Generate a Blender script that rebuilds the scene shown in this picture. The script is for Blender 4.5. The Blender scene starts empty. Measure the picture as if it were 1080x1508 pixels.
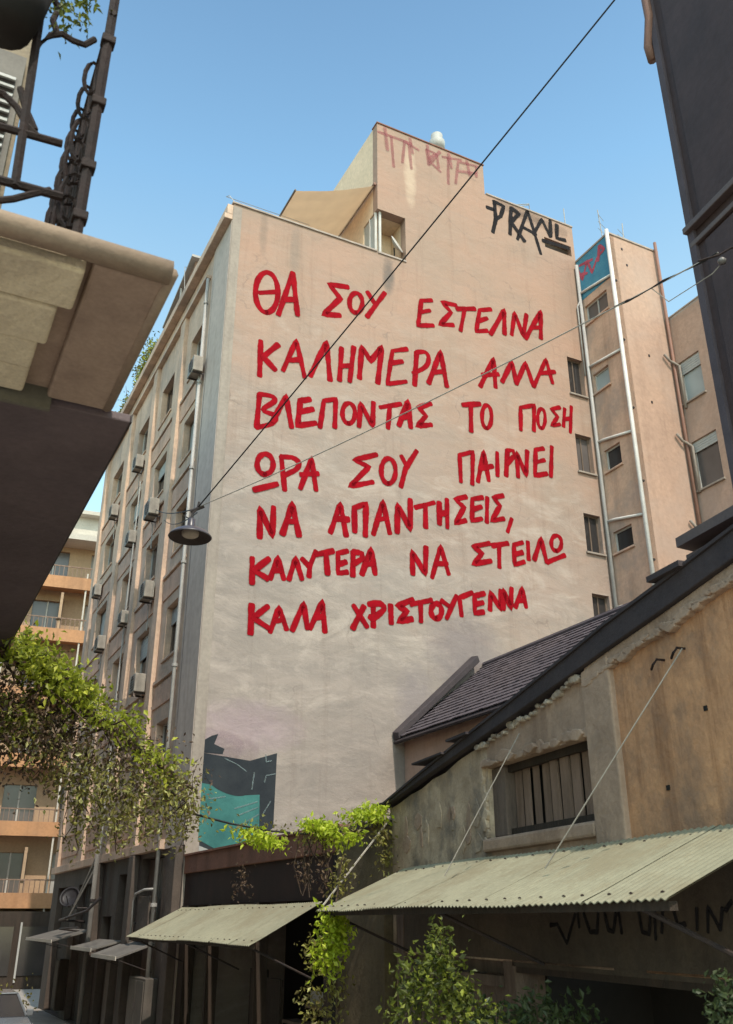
import bpy, bmesh, math, random
from mathutils import Vector, Matrix
random.seed(7)
scene = bpy.context.scene
COL = scene.collection

# ------------------------------------------------------------------ camera, sky, sun
F = 1350.0
TH = math.atan2(601, 1350)
CT, ST = math.cos(TH), math.sin(TH)
CAMH = 3.1
cam_data = bpy.data.cameras.new('camera')
cam = bpy.data.objects.new('camera', cam_data)
COL.objects.link(cam)
cam.location = (0, 0, CAMH)
cam.rotation_euler = (math.pi/2 + TH, 0, 0)
cam_data.sensor_fit = 'VERTICAL'
cam_data.sensor_height = 36.0
cam_data.lens = 36.0*F/1508.0
cam_data.clip_start = 0.05
cam_data.clip_end = 2000
cam_data.dof.use_dof = True
cam_data.dof.focus_distance = 24.0
cam_data.dof.aperture_fstop = 4.0
scene.camera = cam

SUN_AZ = (0.36, -0.933)
SUN_EL = math.radians(54)
world = bpy.data.worlds.new('World')
scene.world = world
world.use_nodes = True
wn = world.node_tree
bg = wn.nodes['Background']
sky = wn.nodes.new('ShaderNodeTexSky')
sky.sky_type = 'NISHITA'
sky.sun_disc = False
sky.sun_elevation = SUN_EL
sky.sun_rotation = math.atan2(SUN_AZ[0], SUN_AZ[1])
sky.air_density = 1.0
sky.dust_density = 1.0
sky.ozone_density = 1.0
tint = wn.nodes.new('ShaderNodeMix'); tint.data_type = 'RGBA'; tint.blend_type = 'MULTIPLY'; tint.inputs[0].default_value = 1.0
tint.inputs[7].default_value = (1.84, 2.24, 2.16, 1)
wn.links.new(sky.outputs[0], tint.inputs[6])
# deeper blue overhead, paler towards the horizon all the way round (by elevation only)
wtc = wn.nodes.new('ShaderNodeTexCoord'); wsep = wn.nodes.new('ShaderNodeSeparateXYZ'); wn.links.new(wtc.outputs['Generated'], wsep.inputs[0])
wr = wn.nodes.new('ShaderNodeValToRGB'); wn.links.new(wsep.outputs[2], wr.inputs[0])
stops = [(0.0, (0.78, 0.68, 0.54)), (0.45, (0.80, 0.69, 0.54)), (0.60, (0.75, 0.655, 0.53)), (0.69, (0.585, 0.585, 0.53)), (0.83, (0.40, 0.41, 0.40)), (1.0, (0.34, 0.36, 0.37))]
wr.color_ramp.elements[0].position = stops[0][0]; wr.color_ramp.elements[0].color = (*stops[0][1], 1)
wr.color_ramp.elements[1].position = 1.0; wr.color_ramp.elements[1].color = (*stops[-1][1], 1)
for p_, c_ in stops[1:-1]:
    e_ = wr.color_ramp.elements.new(p_); e_.color = (*c_, 1)
wm = wn.nodes.new('ShaderNodeMix'); wm.data_type = 'RGBA'; wm.blend_type = 'MULTIPLY'; wm.inputs[0].default_value = 1.0
wn.links.new(tint.outputs[2], wm.inputs[6]); wn.links.new(wr.outputs[0], wm.inputs[7]); wn.links.new(wm.outputs[2], bg.inputs[0])
bg.inputs[1].default_value = 0.145
sd = bpy.data.lights.new('sun', 'SUN')
sd.energy = 2.0
sd.angle = math.radians(0.6)
sd.color = (1.0, 0.90, 0.77)
sun = bpy.data.objects.new('sun', sd)
COL.objects.link(sun)
_sv = Vector((SUN_AZ[0]*math.cos(SUN_EL), SUN_AZ[1]*math.cos(SUN_EL), math.sin(SUN_EL)))
sun.rotation_euler = _sv.to_track_quat('Z', 'Y').to_euler()
sun.location = (20, -20, 40)
scene.view_settings.view_transform = 'Standard'
scene.view_settings.look = 'None'
scene.view_settings.gamma = 1
scene.view_settings.exposure = 1.06
scene.view_settings.use_curve_mapping = False
scene.render.engine = 'CYCLES'

# ------------------------------------------------------------------ frames (street directions)
def ray(u, v):
    x = u-540; y = 754-v
    return (x, F*CT-y*ST, F*ST+y*CT)
class Frame:
    """a vertical-axis frame of the place: local x across, local y along a street line"""
    def __init__(s, ox, oy, deg):
        s.o = (ox, oy); s.a = math.radians(deg); s.c = math.cos(s.a); s.s = math.sin(s.a)
    def w(s, x, y, z): return Vector((s.o[0]+x*s.c-y*s.s, s.o[1]+x*s.s+y*s.c, z))
    def l(s, x, y):
        x -= s.o[0]; y -= s.o[1]
        return (x*s.c+y*s.s, -x*s.s+y*s.c)
    def hy(s, u, v, Y):
        r = ray(u, v); o = s.l(0, 0); d = (r[0]*s.c+r[1]*s.s, -r[0]*s.s+r[1]*s.c)
        t = (Y-o[1])/d[1]
        return (o[0]+t*d[0], CAMH+t*r[2])          # (x, z)
    def hx(s, u, v, X):
        r = ray(u, v); o = s.l(0, 0); d = (r[0]*s.c+r[1]*s.s, -r[0]*s.s+r[1]*s.c)
        t = (X-o[0])/d[0]
        return (o[1]+t*d[1], CAMH+t*r[2])          # (y, z)
def wp(u, v, dist):
    r = ray(u, v); k = dist/math.hypot(r[0], r[1])
    return Vector((r[0]*k, r[1]*k, CAMH+r[2]*k))
_r = ray(345, 300); _k = 23.2/math.hypot(_r[0], _r[1])
M = Frame(_r[0]*_k, _r[1]*_k, 26.8)      # the painted building: x along its blank gable, y along the street
R = Frame(0, 0, 19.4)                    # the low stone house on the right
L = Frame(0, 0, 26.8)                    # the balcony on the left
W = Frame(0, 0, 0)

# ------------------------------------------------------------------ materials
MATS = {}
def mat(name, col, col2=None, rough=0.85, scale=1.0, bump=0.0, bscale=None, streak=0.0, metal=0.0,
        detail=6, fine=0.06, sfreq=1.6, grime=None, gscale=0.35, gamt=0.5, stretch=(1, 1, 1), spec=0.3):
    """two-tone noise + fine grain + optional vertical streaks and grime"""
    if name in MATS: return MATS[name]
    m = bpy.data.materials.new(name); m.use_nodes = True
    nt = m.node_tree; N = nt.nodes; K = nt.links
    p = N['Principled BSDF']
    p.inputs['Roughness'].default_value = rough
    p.inputs['Metallic'].default_value = metal
    p.inputs['Specular IOR Level'].default_value = spec
    tc = N.new('ShaderNodeTexCoord')
    mp = N.new('ShaderNodeMapping'); mp.inputs['Scale'].default_value = stretch
    K.new(tc.outputs['Object'], mp.inputs[0])
    V = mp.outputs[0]
    def noise(sc, det=detail, rg=0.6, vec=None):
        n = N.new('ShaderNodeTexNoise'); n.inputs['Scale'].default_value = sc
        n.inputs['Detail'].default_value = det; n.inputs['Roughness'].default_value = rg
        K.new(vec or V, n.inputs['Vector']); return n
    def ramp(src, a, b):
        r = N.new('ShaderNodeMapRange'); r.inputs[1].default_value = a; r.inputs[2].default_value = b
        K.new(src, r.inputs[0]); return r.outputs[0]
    def mix(f, a, b, mode='MIX'):
        x = N.new('ShaderNodeMix'); x.data_type = 'RGBA'; x.blend_type = mode
        for i, v in ((0, f), (6, a), (7, b)):
            if hasattr(v, 'type') and hasattr(v, 'links'): K.new(v, x.inputs[i])
            elif i == 0: x.inputs[0].default_value = v
            else: x.inputs[i].default_value = (*v, 1)
        return x.outputs[2]
    c2 = col2 or tuple(c*0.8 for c in col)
    c = mix(ramp(noise(scale).outputs[0], 0.35, 0.65), col, c2)
    g = noise(scale*14, 4)
    c = mix(ramp(g.outputs[0], 0.3, 0.7), c, mix(1.0, c, (1-fine*3,)*3, 'MULTIPLY'))
    if streak:
        ms = N.new('ShaderNodeMapping'); ms.inputs['Scale'].default_value = (sfreq, sfreq, 0.08*sfreq)
        K.new(tc.outputs['Object'], ms.inputs[0])
        s = noise(1.3, 5, 0.65, ms.outputs[0])
        f = N.new('ShaderNodeMath'); f.operation = 'MULTIPLY'; f.inputs[1].default_value = streak
        K.new(ramp(s.outputs[0], 0.5, 0.72), f.inputs[0])
        c = mix(f.outputs[0], c, mix(1.0, c, (0.52, 0.47, 0.44), 'MULTIPLY'))
    if grime:
        f = N.new('ShaderNodeMath'); f.operation = 'MULTIPLY'; f.inputs[1].default_value = gamt
        K.new(ramp(noise(gscale, 7, 0.68).outputs[0], 0.48, 0.62), f.inputs[0])
        c = mix(f.outputs[0], c, grime)
    K.new(c, p.inputs['Base Color'])
    if bump:
        b = N.new('ShaderNodeBump'); b.inputs['Strength'].default_value = bump; b.inputs['Distance'].default_value = 0.05
        K.new(noise(bscale or scale*6, 8, 0.65).outputs[0], b.inputs['Height'])
        K.new(b.outputs[0], p.inputs['Normal'])
    MATS[name] = m
    return m

PEACH = (0.36, 0.23, 0.172)
def mural_material():
    m = bpy.data.materials.new('repainted_gable_plaster'); m.use_nodes = True
    nt = m.node_tree; N = nt.nodes; K = nt.links; p = N['Principled BSDF']
    p.inputs['Roughness'].default_value = 0.9; p.inputs['Specular IOR Level'].default_value = 0.2
    tc = N.new('ShaderNodeTexCoord')
    def noise(sc, det=6, rg=0.6, st=(1, 1, 1), dist=0.0):
        mp = N.new('ShaderNodeMapping'); mp.inputs['Scale'].default_value = st
        K.new(tc.outputs['Object'], mp.inputs[0])
        n = N.new('ShaderNodeTexNoise'); n.inputs['Scale'].default_value = sc; n.inputs['Detail'].default_value = det
        n.inputs['Roughness'].default_value = rg; n.inputs['Distortion'].default_value = dist
        K.new(mp.outputs[0], n.inputs['Vector']); return n.outputs[0]
    def mr(s, a, b, c=0, d=1):
        r = N.new('ShaderNodeMapRange'); K.new(s, r.inputs[0])
        for i, v in enumerate((a, b, c, d)): r.inputs[i+1].default_value = v
        return r.outputs[0]
    def ma(op, a, b):
        x = N.new('ShaderNodeMath'); x.operation = op
        for i, v in enumerate((a, b)):
            if isinstance(v, (int, float)): x.inputs[i].default_value = v
            else: K.new(v, x.inputs[i])
        return x.outputs[0]
    def mix(f, a, b, mode='MIX'):
        x = N.new('ShaderNodeMix'); x.data_type = 'RGBA'; x.blend_type = mode
        for i, v in ((0, f), (6, a), (7, b)):
            if isinstance(v, (int, float)): x.inputs[i].default_value = v
            elif isinstance(v, tuple): x.inputs[i].default_value = (*v, 1)
            else: K.new(v, x.inputs[i])
        return x.outputs[2]
    sx = N.new('ShaderNodeSeparateXYZ'); K.new(tc.outputs['Object'], sx.inputs[0])
    X, Z = sx.outputs[0], sx.outputs[2]
    base = mix(mr(noise(0.35, 6, 0.65), 0.38, 0.62), PEACH, (0.315, 0.222, 0.172))
    # old peach render above, grey-beige repaint lower down with a brushed, ragged upper limit
    lim = ma('ADD', ma('ADD', Z, ma('MULTIPLY', X, 0.30)), ma('MULTIPLY', noise(0.45, 7, 0.7, (1, 1, 1.6), 0.6), -14.0))
    f = mr(lim, 5.5, 16.5, 1, 0)
    grey = mix(mr(noise(0.8, 7, 0.7, (0.6, 1, 1.8), 1.0), 0.35, 0.65), (0.255, 0.215, 0.190), (0.325, 0.268, 0.233))
    c = mix(f, base, grey)
    # pale brushed filler patches
    br = ma('MULTIPLY', mr(noise(0.8, 8, 0.72, (0.6, 1, 1.5), 1.2), 0.50, 0.66), mr(Z, 23, 14, 0.08, 0.55))
    c = mix(br, c, (0.45, 0.375, 0.325))
    # weather streaks running down from the copings
    st = mr(noise(1.6, 5, 0.7, (1.5, 1, 0.10)), 0.54, 0.70)
    c = mix(ma('MULTIPLY', st, 0.28), c, mix(1.0, c, (0.55, 0.47, 0.42), 'MULTIPLY'))
    # local blobs: two drip stains below the roof line on the left, painted shade above the tiled roof
    def blob(cx, cz, rx, rz, amt, col):
        a = ma('DIVIDE', ma('SUBTRACT', X, cx), rx); b = ma('DIVIDE', ma('SUBTRACT', Z, cz), rz)
        d = ma('ADD', ma('MULTIPLY', a, a), ma('MULTIPLY', b, b))
        d = ma('ADD', d, ma('MULTIPLY', ma('SUBTRACT', noise(3.0, 6, 0.7), 0.5), 1.6))
        return ma('MULTIPLY', mr(d, 1.15, 0.1), amt), col
    for args in ((1.05, 23.3, 0.16, 1.0, 0.5, (0.20, 0.15, 0.12)), (2.15, 22.9, 0.2, 1.5, 0.55, (0.22, 0.17, 0.14)),
                 (5.6, 23.2, 0.26, 0.8, 0.8, (0.13, 0.11, 0.10)), (8.0, 10.4, 1.4, 1.3, 0.55, (0.17, 0.14, 0.15)),
                 (6.3, 8.6, 0.7, 1.2, 0.45, (0.20, 0.17, 0.18)), (1.4, 7.6, 1.6, 0.7, 0.35, (0.35, 0.24, 0.30)),
                 (6.55, 28.2, 0.28, 1.7, 0.6, (0.52, 0.40, 0.30))):
        ff, cc = blob(*args); c = mix(ff, c, cc)
    # hairline cracks and old patch outlines
    vo = N.new('ShaderNodeTexVoronoi'); vo.feature = 'DISTANCE_TO_EDGE'; vo.inputs['Scale'].default_value = 0.32
    dn = N.new('ShaderNodeTexNoise'); dn.inputs['Scale'].default_value = 0.9; dn.inputs['Detail'].default_value = 8
    K.new(tc.outputs['Object'], dn.inputs['Vector'])
    av = N.new('ShaderNodeVectorMath'); av.operation = 'MULTIPLY_ADD'; av.inputs[1].default_value = (2.2, 2.2, 2.2)
    K.new(dn.outputs['Color'], av.inputs[0]); K.new(tc.outputs['Object'], av.inputs[2]); K.new(av.outputs[0], vo.inputs['Vector'])
    ck = ma('MULTIPLY', mr(vo.outputs['Distance'], 0.0, 0.012, 1, 0), mr(noise(0.5, 3), 0.5, 0.6, 0, 0.45))
    c = mix(ck, c, (0.17, 0.13, 0.11))
    # faint floor lines where the slabs sit
    fl = ma('ABSOLUTE', ma('SUBTRACT', ma('MODULO', ma('ADD', Z, ma('MULTIPLY', noise(1.5, 4), 0.25)), 3.2), 1.6), 0)
    c = mix(ma('MULTIPLY', mr(fl, 0.0, 0.10, 1, 0), 0.16), c, (0.24, 0.19, 0.165))
    g = mr(noise(9, 6, 0.7), 0.3, 0.7)
    c = mix(ma('MULTIPLY', g, 0.16), c, mix(1.0, c, (0.7, 0.66, 0.62), 'MULTIPLY'))
    K.new(c, p.inputs['Base Color'])
    b = N.new('ShaderNodeBump'); b.inputs['Strength'].default_value = 0.42; b.inputs['Distance'].default_value = 0.12
    K.new(noise(1.1, 8, 0.6, (0.8, 1, 1.15), 0.35), b.inputs['Height'])
    b2 = N.new('ShaderNodeBump'); b2.inputs['Strength'].default_value = 0.35; b2.inputs['Distance'].default_value = 0.02
    K.new(noise(18, 6, 0.7), b2.inputs['Height']); K.new(b.outputs[0], b2.inputs['Normal'])
    K.new(b2.outputs[0], p.inputs['Normal'])
    return m

def spray(name, col, amt=1.0, lo=0.25, hi=0.75):
    """sprayed paint: opaque in the middle of the stroke, speckled out at the edge (attribute 'cover')"""
    m = bpy.data.materials.new(name); m.use_nodes = True
    nt = m.node_tree; N = nt.nodes; K = nt.links; p = N['Principled BSDF']
    p.inputs['Roughness'].default_value = 0.9; p.inputs['Specular IOR Level'].default_value = 0.08
    at = N.new('ShaderNodeAttribute'); at.attribute_name = 'cover'
    tc = N.new('ShaderNodeTexCoord')
    n = N.new('ShaderNodeTexNoise'); n.inputs['Scale'].default_value = 14; n.inputs['Detail'].default_value = 6
    K.new(tc.outputs['Object'], n.inputs['Vector'])
    a = N.new('ShaderNodeMath'); a.operation = 'MULTIPLY_ADD'; a.inputs[1].default_value = 0.7; a.inputs[2].default_value = -0.35
    K.new(n.outputs[0], a.inputs[0])
    s = N.new('ShaderNodeMath'); s.operation = 'ADD'; K.new(at.outputs['Fac'], s.inputs[0]); K.new(a.outputs[0], s.inputs[1])
    r = N.new('ShaderNodeMapRange'); r.inputs[1].default_value = lo; r.inputs[2].default_value = hi; r.inputs[4].default_value = amt
    K.new(s.outputs[0], r.inputs[0]); K.new(r.outputs[0], p.inputs['Alpha'])
    x = N.new('ShaderNodeMix'); x.data_type = 'RGBA'
    n2 = N.new('ShaderNodeTexNoise'); n2.inputs['Scale'].default_value = 3.3; n2.inputs['Detail'].default_value = 7
    K.new(tc.outputs['Object'], n2.inputs['Vector'])
    r2 = N.new('ShaderNodeMapRange'); r2.inputs[1].default_value = 0.38; r2.inputs[2].default_value = 0.62
    K.new(n2.outputs[0], r2.inputs[0]); K.new(r2.outputs[0], x.inputs[0])
    x.inputs[6].default_value = (*col, 1); x.inputs[7].default_value = (*[c*0.74 for c in col], 1)
    K.new(x.outputs[2], p.inputs['Base Color'])
    return m

def leafmat(name, c1, c2, c3=None, trans=0.45):
    m = bpy.data.materials.new(name); m.use_nodes = True
    nt = m.node_tree; N = nt.nodes; K = nt.links; p = N['Principled BSDF']; out = N['Material Output']
    p.inputs['Roughness'].default_value = 0.55
    g = N.new('ShaderNodeNewGeometry')
    r = N.new('ShaderNodeValToRGB'); K.new(g.outputs['Random Per Island'], r.inputs[0])
    r.color_ramp.elements[0].color = (*c1, 1); r.color_ramp.elements[1].color = (*c2, 1)
    if c3:
        e = r.color_ramp.elements.new(0.85); e.color = (*c2, 1); r.color_ramp.elements[-1].color = (*c3, 1)
    K.new(r.outputs[0], p.inputs['Base Color'])
    t = N.new('ShaderNodeBsdfTranslucent'); K.new(r.outputs[0], t.inputs[0])
    x = N.new('ShaderNodeMixShader'); x.inputs[0].default_value = trans
    K.new(p.outputs[0], x.inputs[1]); K.new(t.outputs[0], x.inputs[2]); K.new(x.outputs[0], out.inputs[0])
    return m

def glassmat(name, col, rough=0.12):
    m = bpy.data.materials.new(name); m.use_nodes = True
    nt = m.node_tree; N = nt.nodes; K = nt.links; p = N['Principled BSDF']
    p.inputs['Roughness'].default_value = rough; p.inputs['Specular IOR Level'].default_value = 0.6
    tc = N.new('ShaderNodeTexCoord'); n = N.new('ShaderNodeTexNoise'); n.inputs['Scale'].default_value = 1.1
    K.new(tc.outputs['Object'], n.inputs['Vector'])
    x = N.new('ShaderNodeMix'); x.data_type = 'RGBA'; K.new(n.outputs[0], x.inputs[0])
    x.inputs[6].default_value = (*col, 1); x.inputs[7].default_value = (*[c*0.5 for c in col], 1)
    K.new(x.outputs[2], p.inputs['Base Color'])
    return m

MURAL = mural_material()
PEACHW = mat('peach_render', (0.47, 0.305, 0.225), (0.40, 0.262, 0.197), scale=0.5, bump=0.25, bscale=5, streak=0.35, grime=(0.38, 0.28, 0.23), gamt=0.45)
PINKW = mat('light_well_render', (0.66, 0.42, 0.30), (0.52, 0.35, 0.255), scale=0.7, bump=0.25, bscale=5, streak=0.6, grime=(0.30, 0.24, 0.21), gscale=0.6, gamt=0.6)
CREAMW = mat('cream_render', (0.80, 0.60, 0.42), (0.70, 0.53, 0.37), scale=0.6, bump=0.2, streak=0.2)
FACADE = mat('grey_facade_render', (0.66, 0.465, 0.345), (0.50, 0.355, 0.265), scale=0.6, bump=0.3, bscale=5, streak=0.55, grime=(0.24, 0.20, 0.18), gscale=0.5, gamt=0.5)
PANEL = mat('facade_panel_render', (0.68, 0.42, 0.30), (0.52, 0.33, 0.24), scale=0.8, bump=0.25, streak=0.55, grime=(0.27, 0.21, 0.18), gscale=0.5, gamt=0.5)
SMOOTHG = mat('smooth_grey_render', (0.50, 0.41, 0.36), (0.43, 0.355, 0.31), scale=0.3, bump=0.12, streak=0.35)
PALESTRIP = mat('pale_corner_paint', (0.33, 0.275, 0.23), (0.28, 0.23, 0.195), scale=0.7, bump=0.2, streak=0.4)
COPING = mat('coping_concrete', (0.42, 0.34, 0.29), (0.30, 0.25, 0.22), scale=2, bump=0.4)
FRAMEW = mat('pale_window_frame', (0.55, 0.52, 0.48), rough=0.5, scale=2)
FRAMEB = mat('brown_window_frame', (0.17, 0.12, 0.09), rough=0.6, scale=2)
GLASS = glassmat('window_glass', (0.045, 0.04, 0.04))
GLASSL = glassmat('curtained_glass', (0.40, 0.44, 0.44), 0.3)
GLASSM = glassmat('dusty_glass', (0.13, 0.11, 0.105), 0.25)
SHUT = mat('roller_shutter', (0.44, 0.43, 0.40), (0.36, 0.35, 0.33), rough=0.6, scale=2)
SHUTB = mat('brown_shutter', (0.13, 0.09, 0.07), (0.09, 0.065, 0.05), rough=0.7, scale=2)
ACW = mat('ac_casing', (0.34, 0.30, 0.255), (0.22, 0.19, 0.165), rough=0.55, scale=2, streak=0.5)
DARKM = mat('dark_metal', (0.035, 0.03, 0.032), (0.05, 0.035, 0.03), rough=0.55, scale=4, bump=0.15)
IRON = mat('rusty_iron', (0.014, 0.008, 0.007), (0.028, 0.014, 0.011), rough=0.75, scale=6, bump=0.3)
PIPEG = mat('grey_pipe', (0.42, 0.40, 0.38), (0.34, 0.32, 0.30), rough=0.5, scale=2)
PIPEW = mat('white_pipe', (0.66, 0.62, 0.58), (0.55, 0.51, 0.47), rough=0.5, scale=2)
PIPEB = mat('brown_pipe', (0.26, 0.13, 0.09), (0.20, 0.11, 0.08), rough=0.6, scale=2)
TAN = None
BLUEP = mat('blue_wall_paint', (0.06, 0.22, 0.33), (0.09, 0.27, 0.36), scale=1.5, bump=0.2, streak=0.4)
TILE = mat('dark_roof_tile', (0.078, 0.064, 0.074), (0.11, 0.09, 0.10), scale=3, bump=0.4, rough=0.85, grime=(0.13, 0.10, 0.10), gamt=0.4)
ROOFD = mat('tarred_roof_edge', (0.040, 0.032, 0.036), (0.062, 0.048, 0.050), scale=2, bump=0.3, rough=0.8)
BROWNP = mat('brown_streaked_plaster', (0.66, 0.35, 0.185), (0.45, 0.24, 0.135), scale=1.3, bump=0.7, bscale=4, streak=1.0, sfreq=3.6, grime=(0.24, 0.155, 0.11), gscale=1.1, gamt=0.75)
GREYP = mat('mottled_grey_plaster', (0.62, 0.475, 0.34), (0.38, 0.28, 0.195), scale=2.2, bump=0.9, bscale=4, streak=0.6, grime=(0.15, 0.13, 0.115), gscale=1.6, gamt=0.7)
PILP = mat('bare_render_pilaster', (0.50, 0.345, 0.25), (0.33, 0.23, 0.17), scale=1.4, bump=0.6, bscale=5, streak=0.7)
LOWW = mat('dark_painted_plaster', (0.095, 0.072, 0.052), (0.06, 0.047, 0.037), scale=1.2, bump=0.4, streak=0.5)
RUBBLE = mat('whitewashed_rubble', (0.66, 0.55, 0.44), (0.30, 0.235, 0.185), scale=5, bump=0.7, bscale=20)
WOOD = mat('weathered_wood', (0.20, 0.145, 0.115), (0.11, 0.08, 0.065), scale=2.5, stretch=(3, 3, 0.5), bump=0.5, bscale=12)
WOODG = mat('grey_slat_wood', (0.30, 0.20, 0.15), (0.19, 0.125, 0.09), scale=2.5, stretch=(3, 3, 0.5), bump=0.5, bscale=12)
DARKWOOD = mat('dark_wood', (0.055, 0.038, 0.028), (0.035, 0.026, 0.02), scale=2.5, stretch=(3, 3, 0.5), bump=0.4, bscale=10)
BLACKIN = mat('dark_interior', (0.02, 0.017, 0.015), scale=1)
REDPAR = mat('red_brown_parapet', (0.27, 0.125, 0.085), (0.19, 0.09, 0.065), scale=1.5, bump=0.4, streak=0.5)
AWN = mat('corrugated_sheet', (0.30, 0.28, 0.19), (0.25, 0.235, 0.16), rough=0.55, scale=0.9, streak=0.0, grime=(0.20, 0.165, 0.10), gscale=1.6, gamt=0.55, spec=0.35)
AWNE = mat('sheet_end', (0.50, 0.48, 0.42), rough=0.6)
BALST = mat('balcony_soffit_brown', (0.42, 0.31, 0.235), (0.35, 0.255, 0.195), scale=2.5, bump=0.3, bscale=6, grime=(0.25, 0.18, 0.14), gscale=2.5, gamt=0.5)
STONE = mat('cream_stone', (0.86, 0.75, 0.53), (0.70, 0.60, 0.43), scale=3.5, bump=0.9, bscale=7, grime=(0.30, 0.24, 0.18), gscale=1.5, gamt=0.4)
PURP = mat('dark_purple_render', (0.16, 0.122, 0.125), (0.13, 0.10, 0.105), scale=1.5, bump=0.3, grime=(0.09, 0.068, 0.07), gscale=1.2, gamt=0.5)
TOWER = mat('dark_cladding', (0.080, 0.050, 0.048), (0.060, 0.039, 0.038), scale=0.8, bump=0.25, bscale=5, streak=0.4, rough=0.7)
TOWERT = mat('dark_cladding_trim', (0.15, 0.11, 0.10), (0.12, 0.09, 0.09), scale=2, rough=0.6)
ORANGE = mat('orange_render', (0.50, 0.255, 0.125), (0.42, 0.225, 0.12), scale=0.6, bump=0.1, streak=0.4)
ORANGE2 = mat('tan_render', (0.46, 0.31, 0.195), (0.38, 0.26, 0.17), scale=0.6, bump=0.1, streak=0.3)
WHITEB = mat('white_balcony', (0.55, 0.50, 0.43), (0.48, 0.43, 0.37), scale=1)
ASPH = mat('stone_paving', (0.36, 0.31, 0.26), (0.28, 0.245, 0.21), scale=3, bump=0.3, bscale=60)
PAVE = mat('pavement_concrete', (0.36, 0.32, 0.28), (0.29, 0.26, 0.23), scale=2, bump=0.3)
RED = spray('red_spray_paint', (0.275, 0.003, 0.009))
BLK = spray('black_spray_paint', (0.02, 0.018, 0.02), 0.92)
PNK = spray('faded_pink_paint', (0.34, 0.11, 0.12), 0.62, 0.2, 1.3)
PNK2 = spray('pink_spray_paint', (0.50, 0.10, 0.14), 0.9)
TEAL = mat('teal_mural_paint', (0.03, 0.115, 0.11), (0.055, 0.19, 0.17), scale=0.9, bump=0.2, fine=0.03)
BLKP = mat('black_mural_paint', (0.018, 0.022, 0.028), (0.03, 0.035, 0.04), scale=2)
WHTP = mat('pale_mural_paint', (0.36, 0.35, 0.33), rough=0.8)
PURPP = spray('violet_mural_haze', (0.26, 0.15, 0.22), 0.35, 0.3, 2.4)
LEAF_Y = leafmat('sunlit_vine_leaf', (0.16, 0.18, 0.02), (0.40, 0.44, 0.035), (0.66, 0.66, 0.09), 0.5)
LEAF_O = leafmat('olive_vine_leaf', (0.11, 0.085, 0.03), (0.27, 0.25, 0.05), (0.55, 0.54, 0.20), 0.4)
LEAF_B = leafmat('dry_brown_leaf', (0.06, 0.035, 0.025), (0.14, 0.085, 0.05), (0.22, 0.15, 0.08), 0.3)
LEAF_G = leafmat('green_shrub_leaf', (0.03, 0.04, 0.008), (0.15, 0.18, 0.02), (0.40, 0.44, 0.06), 0.45)
LEAF_D = leafmat('dark_shrub_leaf', (0.03, 0.045, 0.015), (0.06, 0.085, 0.025), None, 0.3)
STEM = mat('woody_stem', (0.10, 0.065, 0.045), (0.06, 0.04, 0.03), scale=6, bump=0.5)
CABLE = mat('black_cable', (0.025, 0.022, 0.022), rough=0.6)
WIREG = mat('steel_wire', (0.42, 0.38, 0.33), rough=0.5)
CARP = mat('silver_car_paint', (0.15, 0.16, 0.175), rough=0.25, spec=0.6, scale=1, fine=0.01)
RUBBER = mat('tyre_rubber', (0.02, 0.02, 0.02), rough=0.9)
def cloth_mat():
    m = bpy.data.materials.new('tan_awning_cloth'); m.use_nodes = True
    nt = m.node_tree; N = nt.nodes; K = nt.links; p = N['Principled BSDF']; out = N['Material Output']
    tc = N.new('ShaderNodeTexCoord'); n = N.new('ShaderNodeTexNoise'); n.inputs['Scale'].default_value = 1.4
    K.new(tc.outputs['Object'], n.inputs['Vector'])
    x = N.new('ShaderNodeMix'); x.data_type = 'RGBA'; K.new(n.outputs[0], x.inputs[0])
    x.inputs[6].default_value = (0.62, 0.42, 0.25, 1); x.inputs[7].default_value = (0.46, 0.31, 0.19, 1)
    K.new(x.outputs[2], p.inputs['Base Color']); p.inputs['Roughness'].default_value = 0.9
    t = N.new('ShaderNodeBsdfTranslucent'); K.new(x.outputs[2], t.inputs[0])
    s = N.new('ShaderNodeMixShader'); s.inputs[0].default_value = 0.45
    K.new(p.outputs[0], s.inputs[1]); K.new(t.outputs[0], s.inputs[2]); K.new(s.outputs[0], out.inputs[0])
    return m
TAN = cloth_mat()

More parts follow.
